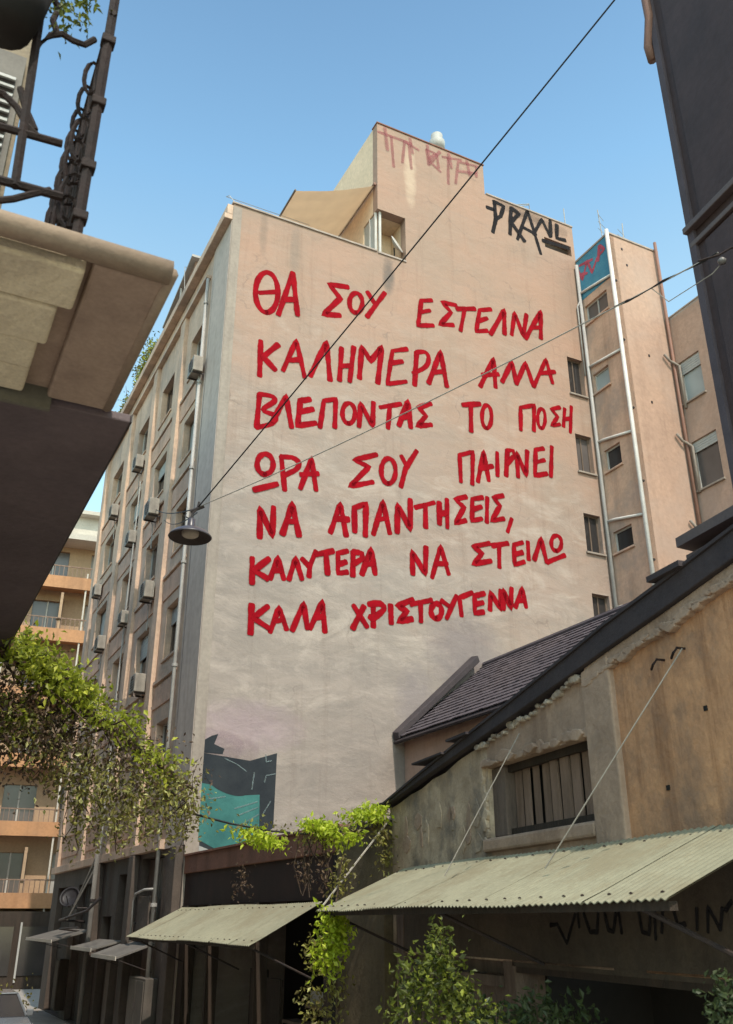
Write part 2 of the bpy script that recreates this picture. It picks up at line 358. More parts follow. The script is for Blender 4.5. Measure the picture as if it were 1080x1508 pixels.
# ------------------------------------------------------------------ mesh helpers
class MB:
    def __init__(s): s.v = []; s.f = []; s.cov = []
    def add(s, vs, fs):
        o = len(s.v); s.v += [tuple(v) for v in vs]; s.f += [tuple(o+i for i in f) for f in fs]; return s
    def box(s, x0, x1, y0, y1, z0, z1):
        if x0 > x1: x0, x1 = x1, x0
        if y0 > y1: y0, y1 = y1, y0
        if z0 > z1: z0, z1 = z1, z0
        return s.add([(x0, y0, z0), (x1, y0, z0), (x1, y1, z0), (x0, y1, z0), (x0, y0, z1), (x1, y0, z1), (x1, y1, z1), (x0, y1, z1)],
                     [(0, 3, 2, 1), (4, 5, 6, 7), (0, 1, 5, 4), (1, 2, 6, 5), (2, 3, 7, 6), (3, 0, 4, 7)])
    def hexa(s, a, b):
        """two quads of four points each, joined"""
        return s.add(list(a)+list(b), [(3, 2, 1, 0), (4, 5, 6, 7), (0, 1, 5, 4), (1, 2, 6, 5), (2, 3, 7, 6), (3, 0, 4, 7)])
    def prism(s, pts, off):
        n = len(pts); q = [tuple(p[i]+off[i] for i in range(3)) for p in pts]
        return s.add(list(pts)+q, [tuple(range(n))[::-1], tuple(range(n, 2*n))]+[(i, (i+1) % n, n+(i+1) % n, n+i) for i in range(n)])
    def poly(s, pts): return s.add(pts, [tuple(range(len(pts)))])
    def tube(s, pts, r, n=6, cap=True):
        pts = [Vector(p) for p in pts]; rings = []
        rs = r if isinstance(r, (list, tuple)) else [r]*len(pts)
        for i, p in enumerate(pts):
            d = (pts[min(i+1, len(pts)-1)]-pts[max(i-1, 0)])
            if d.length < 1e-9: d = Vector((0, 0, 1))
            d.normalize(); ref = Vector((0, 0, 1)) if abs(d.z) < 0.9 else Vector((1, 0, 0))
            a = d.cross(ref).normalized(); b = d.cross(a)
            rings.append([p+(a*math.cos(t)+b*math.sin(t))*rs[i] for t in [2*math.pi*k/n for k in range(n)]])
        fs = []
        for i in range(len(pts)-1):
            for k in range(n): fs.append((i*n+k, i*n+(k+1) % n, (i+1)*n+(k+1) % n, (i+1)*n+k))
        if cap: fs += [tuple(range(n))[::-1], tuple((len(pts)-1)*n+k for k in range(n))]
        return s.add([v for rg in rings for v in rg], fs)
    def lathe(s, c, prof, n=24, axis=None):
        """prof: (radius, height); round the vertical through c, or through axis"""
        vs = []; q = Vector((0, 0, 1)).rotation_difference(Vector(axis)) if axis else None
        for r, h in prof:
            for k in range(n):
                t = 2*math.pi*k/n; p = Vector((r*math.cos(t), r*math.sin(t), h))
                if q: p = q @ p
                vs.append(Vector(c)+p)
        fs = [(i*n+k, i*n+(k+1) % n, (i+1)*n+(k+1) % n, (i+1)*n+k) for i in range(len(prof)-1) for k in range(n)]
        return s.add(vs, fs)
    def leaf(s, c, size, flat=0.0):
        c = Vector(c); d = Vector((random.gauss(0, 1), random.gauss(0, 1), random.gauss(0, 1)-flat)).normalized()
        e = d.cross(Vector((random.gauss(0, 1), random.gauss(0, 1), random.gauss(0, 1)))).normalized()
        a = size*random.uniform(0.6, 1.25); w = a*random.uniform(0.38, 0.55); nrm = d.cross(e)*(a*0.14)
        s.add([c, c+d*a*0.45+e*w*0.55+nrm, c+d*a, c+d*a*0.45-e*w*0.55+nrm], [(0, 1, 2), (0, 2, 3)])

def setp(o, label=None, cat=None, group=None, kind=None):
    if label: o['label'] = label
    if cat: o['category'] = cat
    if group: o['group'] = group
    if kind: o['kind'] = kind
    return o
def build(name, mb, m, loc=(0, 0, 0), smooth=False):
    me = bpy.data.meshes.new(name)
    me.from_pydata([(v[0]-loc[0], v[1]-loc[1], v[2]-loc[2]) for v in mb.v], [], mb.f)
    me.materials.append(m)
    if mb.cov:
        at = me.attributes.new('cover', 'FLOAT', 'POINT')
        for i, c in enumerate(mb.cov): at.data[i].value = c
    if smooth:
        for p in me.polygons: p.use_smooth = True
    me.validate(); me.update()
    o = bpy.data.objects.new(name, me); COL.objects.link(o)
    return o
def recalc(o):
    bm = bmesh.new(); bm.from_mesh(o.data); bmesh.ops.recalc_face_normals(bm, faces=bm.faces); bm.to_mesh(o.data); bm.free(); return o
def bevel(o, w, seg=2):
    b = o.modifiers.new('bevel', 'BEVEL'); b.width = w; b.segments = seg; b.limit_method = 'ANGLE'; return o
class Thing:
    """an Empty at the base of a thing; parts are given in frame coordinates"""
    def __init__(s, fr, base, name, label, cat, group=None, kind=None):
        s.fr, s.base = fr, base
        o = bpy.data.objects.new(name, None); COL.objects.link(o)
        o.empty_display_size = 0.3
        o.location = fr.w(*base); o.rotation_euler = (0, 0, fr.a)
        s.o = setp(o, label, cat, group, kind)
    def part(s, name, mb, m, parent=None, smooth=False, label=None, bev=0, kind=None):
        o = build(name, mb, m, s.base, smooth)
        o.parent = parent or s.o
        if label: o['label'] = label
        if kind: o['kind'] = kind
        recalc(o)
        if bev: bevel(o, bev)
        return o
def single(fr, base, name, mb, m, label, cat, group=None, kind=None, smooth=False, bev=0):
    o = build(name, mb, m, base, smooth); o.location = fr.w(*base); o.rotation_euler = (0, 0, fr.a)
    recalc(o)
    if bev: bevel(o, bev)
    return setp(o, label, cat, group, kind)
def copy_thing(src, dx, label=None):
    """copy an Empty thing with its parts and sub-parts, moved by a world vector"""
    r = src.copy(); COL.objects.link(r); r.location = src.location+dx
    if label: r['label'] = label
    for ch in list(src.children):
        c = ch.copy(); COL.objects.link(c); c.parent = r
        for g in ch.children:
            d = g.copy(); COL.objects.link(d); d.parent = c
    return r

# plane maps: a, b in the wall plane, d = depth into the wall
def PX(X): return lambda a, b, d: (X+d, a, b)        # walls that face -x (a = y)
def PY(Y): return lambda a, b, d: (a, Y+d, b)        # walls that face -y (a = x)
def bxm(mb, f, a0, a1, b0, b1, d0, d1):
    p = f(a0, b0, d0); q = f(a1, b1, d1); return mb.box(p[0], q[0], p[1], q[1], p[2], q[2])
def wall_grid(f, a0, a1, b0, b1, holes, th, extra_a=(), extra_b=()):
    A = sorted({a0, a1, *[h[i] for h in holes for i in (0, 1) if a0 < h[i] < a1], *extra_a})
    B = sorted({b0, b1, *[h[i] for h in holes for i in (2, 3) if b0 < h[i] < b1], *extra_b})
    def solid(i, j):
        if i < 0 or j < 0 or i >= len(A)-1 or j >= len(B)-1: return False
        ca, cb = (A[i]+A[i+1])/2, (B[j]+B[j+1])/2
        return not any(h[0] < ca < h[1] and h[2] < cb < h[3] for h in holes)
    mb = MB()
    for i in range(len(A)-1):
        for j in range(len(B)-1):
            if not solid(i, j): continue
            x0, x1, z0, z1 = A[i], A[i+1], B[j], B[j+1]
            for d in (0, th): mb.poly([f(x0, z0, d), f(x1, z0, d), f(x1, z1, d), f(x0, z1, d)])
            if not solid(i-1, j): mb.poly([f(x0, z0, 0), f(x0, z1, 0), f(x0, z1, th), f(x0, z0, th)])
            if not solid(i+1, j): mb.poly([f(x1, z0, 0), f(x1, z1, 0), f(x1, z1, th), f(x1, z0, th)])
            if not solid(i, j-1): mb.poly([f(x0, z0, 0), f(x1, z0, 0), f(x1, z0, th), f(x0, z0, th)])
            if not solid(i, j+1): mb.poly([f(x0, z1, 0), f(x1, z1, 0), f(x1, z1, th), f(x0, z1, th)])
    return mb
def weld(o):
    bm = bmesh.new(); bm.from_mesh(o.data); bmesh.ops.remove_doubles(bm, verts=bm.verts, dist=1e-4)
    bmesh.ops.recalc_face_normals(bm, faces=bm.faces); bm.to_mesh(o.data); bm.free()
def window(T, f, a0, a1, b0, b1, depth=0.18, fr=0.06, frame_m=None, glass_m=None, mull=1, sill=True, shutter=0.0, sill_m=None, ledge=0.08):
    """glass, frame with mullions, sill and a partly lowered shutter in a wall opening"""
    frame_m = frame_m or FRAMEW; glass_m = glass_m or GLASS
    m = MB()
    bxm(m, f, a0, a0+fr, b0, b1, depth-0.06, depth); bxm(m, f, a1-fr, a1, b0, b1, depth-0.06, depth)
    bxm(m, f, a0+fr, a1-fr, b0, b0+fr, depth-0.06, depth); bxm(m, f, a0+fr, a1-fr, b1-fr, b1, depth-0.06, depth)
    w = T.part('window', m, frame_m)
    g = MB(); bxm(g, f, a0+fr, a1-fr, b0+fr, b1-fr, depth-0.025, depth-0.005); T.part('pane', g, glass_m, w)
    for k in range(mull):
        c = a0+(a1-a0)*(k+1)/(mull+1)
        q = MB(); bxm(q, f, c-fr*0.45, c+fr*0.45, b0+fr, b1-fr, depth-0.055, depth-0.027); T.part('mullion', q, frame_m, w)
    if shutter > 0:
        q = MB(); h = (b1-b0)*shutter; n = max(2, int(h/0.09))
        for i in range(n):
            z1 = b1-fr-0.001-h*i/n
            bxm(q, f, a0+0.02, a1-0.02, z1-h/n*0.9, z1, depth-0.10, depth-0.065)
        T.part('roller_shutter', q, SHUT, w)
    if sill:
        q = MB(); bxm(q, f, a0-0.06, a1+0.06, b0-0.07, b0-0.002, -ledge, depth); T.part('sill', q, sill_m or COPING, w, bev=0.01)
    return w

# spray strokes ---------------------------------------------------------------
def resample(pts, step):
    out = [Vector(pts[0])]
    for a, b in zip(pts[:-1], pts[1:]):
        a, b = Vector(a), Vector(b); n = max(1, int((b-a).length/step))
        for i in range(1, n+1): out.append(a.lerp(b, i/n))
    return out
def smoothpts(pts, closed=False):
    if len(pts) < 3: return pts
    P = [Vector(p) for p in pts]; out = []; n = len(P)
    rng = range(n if closed else n-1)
    for i in rng:
        p0 = P[(i-1) % n] if (closed or i > 0) else P[0]; p1 = P[i]; p2 = P[(i+1) % n]
        p3 = P[(i+2) % n] if (closed or i+2 < n) else P[-1]
        for k in range(5):
            t = k/5
            out.append(0.5*((2*p1)+(p2-p0)*t+(2*p0-5*p1+4*p2-p3)*t*t+(3*p1-p0-3*p2+p3)*t*t*t))
    out.append(P[0] if closed else P[-1])
    return out
def stroke(mb, f, pts, w, lift):
    """ribbon of paint along 2-D points of a wall plane; five lanes, edge lanes fade"""
    P = resample(pts, w*0.55)
    # round the ends
    d0 = (P[1]-P[0]).normalized(); d1 = (P[-1]-P[-2]).normalized()
    P = [P[0]-d0*w*0.42, P[0]-d0*w*0.22]+P+[P[-1]+d1*w*0.22, P[-1]+d1*w*0.42]
    n = len(P); o = len(mb.v); ph = random.uniform(0, 6); wf = random.uniform(0.9, 1.12)
    for i, p in enumerate(P):
        d = (P[min(i+1, n-1)]-P[max(i-1, 0)]).normalized(); q = Vector((-d.y, d.x))
        k = {0: 0.35, n-1: 0.35, 1: 0.8, n-2: 0.8}.get(i, 1.0)
        ww = w*0.5*k*wf*(1+0.09*math.sin(ph+i*0.55))*random.uniform(0.95, 1.06)
        for s_, c in ((-1.35, 0), (-0.85, 1), (0, 1), (0.85, 1), (1.35, 0)):
            e = p+q*s_*ww
            mb.v.append(f(e.x, e.y, -lift))
            mb.cov.append(c if 0 < i < n-1 else 0.0)
    for i in range(n-1):
        for k in range(4):
            a = o+i*5+k; mb.f.append((a, a+1, a+6, a+5))
def circle(cx, cy, rx, ry, n=12, a0=90):
    return [(cx+rx*math.cos(math.radians(a0+360*k/n)), cy+ry*math.sin(math.radians(a0+360*k/n))) for k in range(n+1)]

# ================================================================== GROUND
g = MB().box(-300, 300, -120, 700, -0.3, 0.0); single(W, (0, 0, 0), 'ground', g, PAVE, None, None, kind='structure')
g = MB().poly([(-3.7, -60, 0.004), (3.6, -60, 0.004), (3.6, 12, 0.004), (-3.7, 12, 0.004)])
single(R, (0, 0, 0), 'road', g, ASPH, None, None, kind='structure')
g = MB().poly([(-7.2, -12, 0.008), (-1.3, -12, 0.008), (-1.3, 60, 0.008), (-7.2, 60, 0.008)])
o = single(M, (0, 0, 0), 'road', g, ASPH, None, None, kind='structure')
g = MB().box(-1.3, 0, -8, 17.3, 0, 0.13); single(M, (0, 0, 0), 'pavement', g, PAVE, None, None, kind='structure', bev=0.015)
g = MB().box(3.6, 5, -6, 13.0, 0, 0.13); single(R, (0, 0, 0), 'pavement', g, PAVE, None, None, kind='structure', bev=0.015)

# ================================================================== PAINTED BUILDING
B = Thing(M, (0, 0, 0), 'apartment_building', 'tall peach apartment block with a blank gable covered in red Greek hand lettering', 'building')
SX = 14.03
TY = 17.6
top = 24.06
gw = [(13.07, 13.79, z0, z1) for z0, z1 in ((20.62, 22.2), (17.45, 18.95), (14.42, 15.85), (11.3, 12.95))]
holes = gw + [(0, 5.19, top, 31), (5.19, 6.3, 24.1, 26.0), (9.85, SX, 28.62, 31), (12.56, 13.86, 27.1, 27.6)]
GW = B.part('gable_wall', wall_grid(PY(0), 0, SX, 0, 30.05, holes, 0.35), MURAL, label='blank gable wall, peach above and grey repaint below, with red lettering')
weld(GW)
for i, (a0, a1, b0, b1) in enumerate(gw):
    window(B, PY(0), a0, a1, b0, b1, 0.22, 0.05, FRAMEB, GLASS if i != 1 else GLASSM, 1, True, 0, PALESTRIP)
m = MB(); bxm(m, PY(0), 12.56, 13.86, 27.1, 27.6, 0.25, 0.32); B.part('recess_panel', m, FRAMEB)
# corner strip and copings
m = MB().box(-0.015, 0.28, -0.02, -0.004, 0, top-0.1); B.part('corner_strip', m, PALESTRIP)
m = MB().box(-0.05, 5.15, -0.05, 0.30, top, top+0.07); m.box(-0.05, 0.30, 0.3, TY, top, top+0.07)
B.part('coping', m, COPING, bev=0.012)
m = MB().box(9.9, SX+0.02, -0.04, 0.38, 28.62, 28.69); B.part('coping', m, COPING, bev=0.012)
m = MB().box(5.16, 9.88, -0.04, 0.38, 30.05, 30.11); B.part('coping', m, REDPAR, bev=0.012)
m = MB().box(5.19, 6.3, -0.04, 0.2, 24.03, 24.099); B.part('sill', m, COPING)
# penthouse
m = MB().box(5.19, 5.49, 1.1, 5.2, top, 30.05); m.box(5.19, 5.49, 0.35, 1.1, 26.0, 30.05)
B.part('penthouse_side', m, CREAMW, label='cream side wall of the roof house')
m = MB().box(9.55, 9.85, 0.35, 5.2, top, 30.0); m.box(5.49, 9.55, 4.9, 5.2, top, 30.0); m.box(5.49, 9.55, 0.35, 4.9, 29.7, 30.0)
B.part('penthouse_back', m, PEACHW)
m = MB().box(5.49, 6.6, 0.36, 1.1, 26.0, 26.15); m.box(6.31, 6.5, 0.36, 1.1, 24.1, 26.0); m.box(5.2, 6.5, 1.11, 1.3, 24.1, 26.0)
B.part('corner_recess', m, CREAMW)
m = MB().box(5.30, 5.38, 0.10, 0.18, 24.1, 26.0); B.part('white_post', m, FRAMEW)
m = MB(); bxm(m, PX(5.22), 0.22, 1.1, 24.1, 25.95, 0, 0.05); B.part('side_screen', m, GLASSL)
m = MB(); bxm(m, PX(5.2), 0.2, 0.27, 24.1, 25.99, -0.02, 0.07); bxm(m, PX(5.2), 0.6, 0.66, 24.1, 25.99, -0.02, 0.07); B.part('screen_frame', m, FRAMEW)
m = MB().box(9.86, SX, 0.36, 0.5, 24, 28.5); m.box(9.86, SX-0.3, 4.8, 5.2, 24, 28.4); B.part('back_wall', m, PEACHW)
# roof slab
m = MB().box(0.31, SX, 0.36, TY-0.1, 23.5, 23.9); B.part('roof', m, COPING)
m = MB().box(0.4, SX-0.3, TY-0.32, TY, 0, top); m.box(SX-0.3, SX, 0.36, TY, 0, 28.5); B.part('rear_wall', m, PEACHW)

# ---- street facade, openings by storey
rows = [(19.55, 21.10), (16.40, 17.92), (13.30, 14.82), (10.0, 11.62), (6.6, 8.18)]
cols = [(2.2, 3.8), (5.85, 7.45), (9.35, 11.0), (13.6, 15.6)]
fh = [(c[0], c[1], r[0], r[1]) for r in rows for c in cols]
gh = [(1.75, 3.95, 0.15, 4.6), (5.2, 6.5, 0.15, 4.3), (7.0, 8.2, 0.15, 3.2), (9.6, 12.4, 0.15, 4.2), (13.4, 16.4, 0.15, 4.2)]
GFM = mat('shade_dark_base_render', (0.125, 0.095, 0.078), (0.08, 0.062, 0.052), scale=0.8, bump=0.4, streak=0.6, grime=(0.06, 0.05, 0.045), gamt=0.5)  # dark base colour stands in for the shade at street level
GW0 = B.part('ground_floor_wall', wall_grid(PX(0), 0.351, TY, 0, 4.72, gh, 0.34), GFM, label='ground floor wall with street shade painted into its dark colour'); weld(GW0)
FW = B.part('street_wall', wall_grid(PX(0), 0.351, TY, 4.72, 23.5, fh, 0.34), FACADE, label='grey stained street front with rows of windows'); weld(FW)
m = MB().box(-0.03, 0.0, 0.02, 1.72, 4.72, 23.4); B.part('smooth_corner_panel', m, SMOOTHG, label='broad smooth grey strip at the corner')
# roof fascia
m = MB().box(-0.28, 0.0, 0.0, TY, 23.42, 23.62); m.box(-0.20, 0.0, 0.0, TY, 23.62, 24.0); B.part('cornice', m, FACADE, bev=0.02)
m = MB().box(-0.17, -0.002, 1.98, TY, 22.5, 22.62); B.part('cornice', m, FACADE)
# pilasters, floor bands, panels
for a0, a1 in ((4.45, 5.0), (8.1, 8.65), (12.0, 12.6), (16.6, 17.2)):
    m = MB().box(-0.13, -0.001, a0, a1, 4.75, 22.5); B.part('pilaster', m, FACADE)
for j, (b0, b1) in enumerate(rows):
    for i, (a0, a1) in enumerate(cols):
        x0 = (2.12, 5.05, 8.7, 12.65)[i]; x1 = (4.4, 8.05, 11.95, 16.55)[i]
        m = MB().box(-0.07, -0.001, x0, x1, b0-0.62, b0-0.52); B.part('string_course', m, FACADE)
        m = MB().box(-0.035, -0.001, x0+0.05, x1-0.05, b0-1.35, b0-0.72); B.part('spandrel_panel', m, PANEL)
        k = (i*3+j*5) % 7
        window(B, PX(0), a0, a1, b0, b1, 0.26, 0.06, FRAMEW if k % 2 == 0 else FRAMEB,
               GLASSL if k == 5 else GLASS, 1, True, (0, 0.3, 0, 0, 0.45, 0, 0)[k], FACADE, 0.05)
m = MB().box(-0.16, -0.001, 1.74, TY, 4.72, 4.95); B.part('string_course', m, FACADE, bev=0.01)
# ground floor infill
def planks(T, f, a0, a1, b0, b1, d, n, mt, name='plank', gap=0.012, parent=None, th=0.04):
    w = (a1-a0)/n
    for i in range(n):
        q = MB(); bxm(q, f, a0+i*w+gap/2, a0+(i+1)*w-gap/2, b0, b1, d+random.uniform(0, 0.008), d+th); T.part(name, q, mt, parent)
for (a0, a1, b0, b1), mt, n in zip(gh, (SHUTB, WOOD, DARKWOOD, DARKWOOD, DARKWOOD), (7, 5, 4, 6, 6)):
    m = MB(); bxm(m, PX(0), a0, a1, b0, b1, 0.29, 0.33); back = B.part('shopfront', m, BLACKIN)
    planks(B, PX(0), a0+0.03, a1-0.03, b0, b1-0.03, 0.2, n, mt, 'shopfront_plank', 0.02, back)
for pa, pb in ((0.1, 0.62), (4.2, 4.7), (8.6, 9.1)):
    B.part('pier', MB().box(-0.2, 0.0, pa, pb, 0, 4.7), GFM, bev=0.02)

# ---- red lettering: strokes read off the wall, four pixels of drawing to one of the wall's picture
def zmap(ox, oy, k=4.0): return lambda x, y: (ox+x/k, oy+y/k)
Z5, Z6, Z7, Z8 = zmap(350, 380), zmap(590, 420), zmap(350, 640), zmap(590, 640)
C = circle
letters = [
 ('Θ', Z5, [C(172, 203, 66, 118), [(130, 205), (225, 200)]]),
 ('Α', Z5, [[(240, 335), (325, 88)], [(325, 88), (353, 338)], [(275, 247), (345, 245)]]),
 ('Σ', Z5, [[(652, 172), (540, 155), (605, 238), (507, 332), (605, 338)]]),
 ('Ο', Z5, [C(697, 265, 38, 58)]),
 ('Υ', Z5, [[(765, 200), (808, 268)], [(868, 205), (762, 348)]]),
 ('Ε', Z6, [[(183, 90), (122, 92), (103, 238), (193, 238)], [(115, 160), (172, 150)]]),
 ('Σ', Z6, [[(328, 118), (247, 102), (298, 160), (232, 232), (312, 235)]]),
 ('Τ', Z6, [[(330, 140), (438, 140)], [(376, 145), (353, 268)]]),
 ('Ε', Z6, [[(533, 142), (466, 148), (446, 273), (512, 268)], [(456, 212), (510, 195)]]),
 ('Λ', Z6, [[(530, 290), (610, 148), (612, 290)]]),
 ('Ν', Z6, [[(655, 293), (672, 162), (724, 300), (742, 172)]]),
 ('Α', Z6, [[(736, 315), (825, 155), (826, 315)], [(770, 252), (828, 250)]]),
 ('Κ', Z5, [[(137, 488), (130, 695)], [(240, 510), (150, 582), (223, 660)]]),
 ('Α', Z5, [[(268, 662), (345, 485), (395, 702)], [(303, 603), (368, 600)]]),
 ('Λ', Z5, [[(428, 695), (524, 493), (545, 722)]]),
 ('Η', Z5, [[(612, 530), (600, 722)], [(684, 525), (660, 728)], [(603, 637), (668, 635)]]),
 ('Μ', Z5, [[(718, 710), (732, 522), (785, 607), (850, 522), (826, 738)]]),
 ('Ε', Z5, [[(998, 537), (912, 548), (882, 743), (993, 728)], [(898, 620), (970, 610)]]),
 ('Ρ', Z6, [[(95, 398), (83, 590)], [(95, 395), (145, 395), (166, 430), (148, 480), (75, 520)]]),
 ('Α', Z6, [[(165, 578), (235, 390), (272, 598)], [(192, 512), (262, 510)]]),
 ('Α', Z6, [[(470, 598), (548, 432), (560, 603)], [(482, 530), (577, 525)]]),
 ('Λ', Z6, [[(598, 570), (655, 452), (683, 583)]]),
 ('Λ', Z6, [[(683, 583), (736, 456), (784, 598)]]),
 ('Α', Z6, [[(784, 598), (856, 437), (895, 578)], [(822, 520), (908, 511)]]),
 ('Β', Z5, [[(130, 802), (112, 998)], [(130, 802), (203, 815), (216, 845), (150, 895), (222, 930), (202, 975), (112, 998)]]),
 ('Λ', Z5, [[(207, 962), (285, 812), (318, 998)]]),
 ('Ε', Z5, [[(428, 832), (370, 842), (354, 988), (462, 972)], [(362, 908), (445, 890)]]),
 ('Π', Z5, [[(485, 998), (508, 842), (578, 832), (572, 998)]]),
 ('Ο', Z5, [C(655, 915, 37, 60)]),
 ('Ν', Z5, [[(715, 993), (725, 858), (795, 990), (800, 852)]]),
 ('Τ', Z5, [[(840, 880), (963, 860)], [(897, 872), (886, 1003)]]),
 ('Α', Z5, [[(950, 988), (1002, 842), (1020, 1000)], [(965, 942), (1012, 940)]]),
 ('Σ', Z6, [[(180, 698), (107, 720), (150, 770), (100, 830), (183, 822)]]),
 ('Τ', Z6, [[(365, 706), (468, 700)], [(413, 706), (415, 862)]]),
 ('Ο', Z6, [C(508, 775, 28, 68)]),
 ('Π', Z6, [[(708, 853), (706, 722), (786, 708), (785, 858)]]),
 ('Ο', Z6, [C(830, 785, 22, 58)]),
 ('Σ', Z6, [[(938, 720), (887, 731), (925, 775), (890, 828), (938, 820)]]),
 ('Η', Z6, [[(967, 727), (960, 833)], [(1006, 715), (1000, 868)], [(960, 790), (1003, 786)]]),
 ('Ω', Z7, [C(162, 175, 47, 60), [(97, 326), (233, 292)]]),
 ('Ρ', Z7, [[(258, 132), (278, 328)], [(258, 132), (322, 136), (360, 165), (345, 205), (270, 242)]]),
 ('Α', Z7, [[(370, 318), (435, 138), (462, 328)], [(372, 236), (473, 231)]]),
 ('Σ', Z7, [[(820, 118), (686, 150), (775, 190), (662, 305), (798, 280)]]),
 ('Ο', Z7, [C(888, 215, 42, 74)]),
 ('Υ', Z7, [[(965, 127), (998, 190)], [(1055, 97), (990, 200), (962, 308)]]),
 ('Π', Z8, [[(355, 278), (347, 122), (425, 102), (422, 293)]]),
 ('Α', Z8, [[(456, 278), (490, 98), (520, 272)], [(467, 200), (543, 186)]]),
 ('Ι', Z8, [[(568, 107), (571, 243)]]),
 ('Ρ', Z8, [[(622, 243), (630, 92)], [(630, 92), (662, 95), (672, 122), (630, 172)]]),
 ('Ν', Z8, [[(692, 250), (684, 108), (740, 240), (745, 97)]]),
 ('Ε', Z8, [[(843, 82), (796, 90), (792, 243), (863, 230)], [(797, 165), (848, 150)]]),
 ('Ι', Z8, [[(890, 72), (885, 248)]]),
 ('Ν', Z7, [[(131, 608), (131, 432), (206, 602), (212, 427)]]),
 ('Α', Z7, [[(264, 588), (321, 408), (362, 598)], [(287, 511), (345, 514)]]),
 ('Α', Z7, [[(547, 578), (606, 408), (640, 598)], [(572, 496), (655, 500)]]),
 ('Π', Z7, [[(690, 573), (687, 432), (756, 407), (752, 598)]]),
 ('Α', Z7, [[(800, 588), (856, 393), (897, 583)], [(822, 500), (885, 495)]]),
 ('Ν', Z7, [[(940, 578), (941, 412), (1018, 560), (1016, 383)]]),
 ('Τ', Z8, [[(87, 430), (198, 401)], [(146, 412), (148, 548)]]),
 ('Η', Z8, [[(227, 400), (229, 528)], [(272, 382), (275, 548)], [(227, 470), (273, 460)]]),
 ('Σ', Z8, [[(388, 367), (322, 380), (375, 430), (322, 523), (385, 506)]]),
 ('Ε', Z8, [[(483, 371), (422, 381), (421, 508), (478, 496)], [(425, 441), (475, 426)]]),
 ('Ι', Z8, [[(511, 371), (508, 518)]]),
 ('Σ', Z8, [[(603, 360), (546, 371), (585, 420), (537, 508), (608, 496)]]),
 ('comma', Z8, [[(655, 497), (631, 573)]]),
 ('Κ', Z7, [[(86, 727), (85, 878)], [(184, 732), (97, 800), (178, 850)]]),
 ('Α', Z7, [[(192, 850), (236, 722), (273, 853)], [(212, 801), (260, 800)]]),
 ('Λ', Z7, [[(302, 855), (341, 727), (379, 853)]]),
 ('Υ', Z7, [[(380, 732), (425, 780)], [(461, 687), (426, 775), (421, 838)]]),
 ('Τ', Z7, [[(463, 708), (563, 686)], [(520, 700), (530, 823)]]),
 ('Ε', Z7, [[(648, 686), (592, 700), (591, 818), (648, 810)], [(593, 766), (640, 750)]]),
 ('Ρ', Z7, [[(680, 692), (678, 833)], [(680, 690), (730, 700), (735, 730), (682, 765)]]),
 ('Α', Z7, [[(732, 825), (786, 673), (811, 823)], [(750, 766), (808, 760)]]),
 ('Ν', Z8, [[(72, 823), (67, 687), (146, 823), (149, 662)]]),
 ('Α', Z8, [[(186, 843), (236, 658), (284, 823)], [(202, 762), (275, 760)]]),
 ('Σ', Z8, [[(523, 641), (428, 660), (480, 700), (428, 763), (533, 745)]]),
 ('Τ', Z8, [[(540, 655), (633, 641)], [(580, 650), (582, 783)]]),
 ('Ε', Z8, [[(718, 636), (667, 650), (671, 768), (728, 750)], [(671, 706), (718, 695)]]),
 ('Ι', Z8, [[(750, 632), (755, 738)]]),
 ('Λ', Z8, [[(787, 738), (826, 613), (860, 753)]]),
 ('Ω', Z8, [C(918, 640, 30, 45), [(862, 753), (968, 711)]]),
 ('Κ', Z7, [[(82, 1002), (76, 1173)], [(178, 1012), (92, 1080), (183, 1140)]]),
 ('Α', Z7, [[(192, 1163), (245, 1018), (289, 1148)], [(217, 1100), (275, 1091)]]),
 ('Λ', Z7, [[(322, 1153), (388, 993), (411, 1143)]]),
 ('Α', Z7, [[(427, 1143), (500, 983), (515, 1163)], [(452, 1080), (513, 1071)]]),
 ('Χ', Z7, [[(682, 1007), (763, 1133)], [(744, 1012), (677, 1143)]]),
 ('Ρ', Z7, [[(800, 1000), (800, 1133)], [(772, 1000), (840, 996), (861, 1030), (802, 1078), (777, 1073)]]),
 ('Ι', Z7, [[(900, 1005), (905, 1113)]]),
 ('Σ', Z7, [[(1033, 971), (942, 1010), (1000, 1040), (947, 1103), (1030, 1086)]]),
 ('Τ', Z8, [[(60, 1000), (183, 976)], [(117, 990), (120, 1103)]]),
 ('Ο', Z8, [C(211, 1040, 31, 44)]),
 ('Υ', Z8, [[(240, 978), (283, 1010)], [(328, 950), (271, 1083)]]),
 ('Γ', Z8, [[(360, 1068), (347, 962), (423, 931)]]),
 ('Ε', Z8, [[(493, 936), (436, 951), (437, 1053), (489, 1045)], [(441, 1000), (485, 990)]]),
 ('Ν', Z8, [[(527, 1035), (531, 930), (590, 1030), (592, 918)]]),
 ('Ν', Z8, [[(604, 1030), (606, 915), (648, 1022), (653, 905)]]),
 ('Α', Z8, [[(677, 1018), (716, 903), (740, 1018)], [(692, 978), (732, 975)]]),
]
def stroke_part(T, parent, f, frame_hit, zs, strokes, width, mt, name, lab, lift=0.005):
    mb = MB()
    for k, st in enumerate(strokes):
        closed = len(st) > 8
        pts = [frame_hit(*zs(*p)) for p in (st[:-1] if closed else st)]
        P = [Vector(p) for p in pts]
        if closed or (len(st) >= 5 and lab in ('Β', 'Ρ', 'curve')): P = smoothpts(P, closed)
        stroke(mb, f, P, width, lift+0.003*k)
    me = build(name, mb, mt, T.base); me.parent = parent
    return me
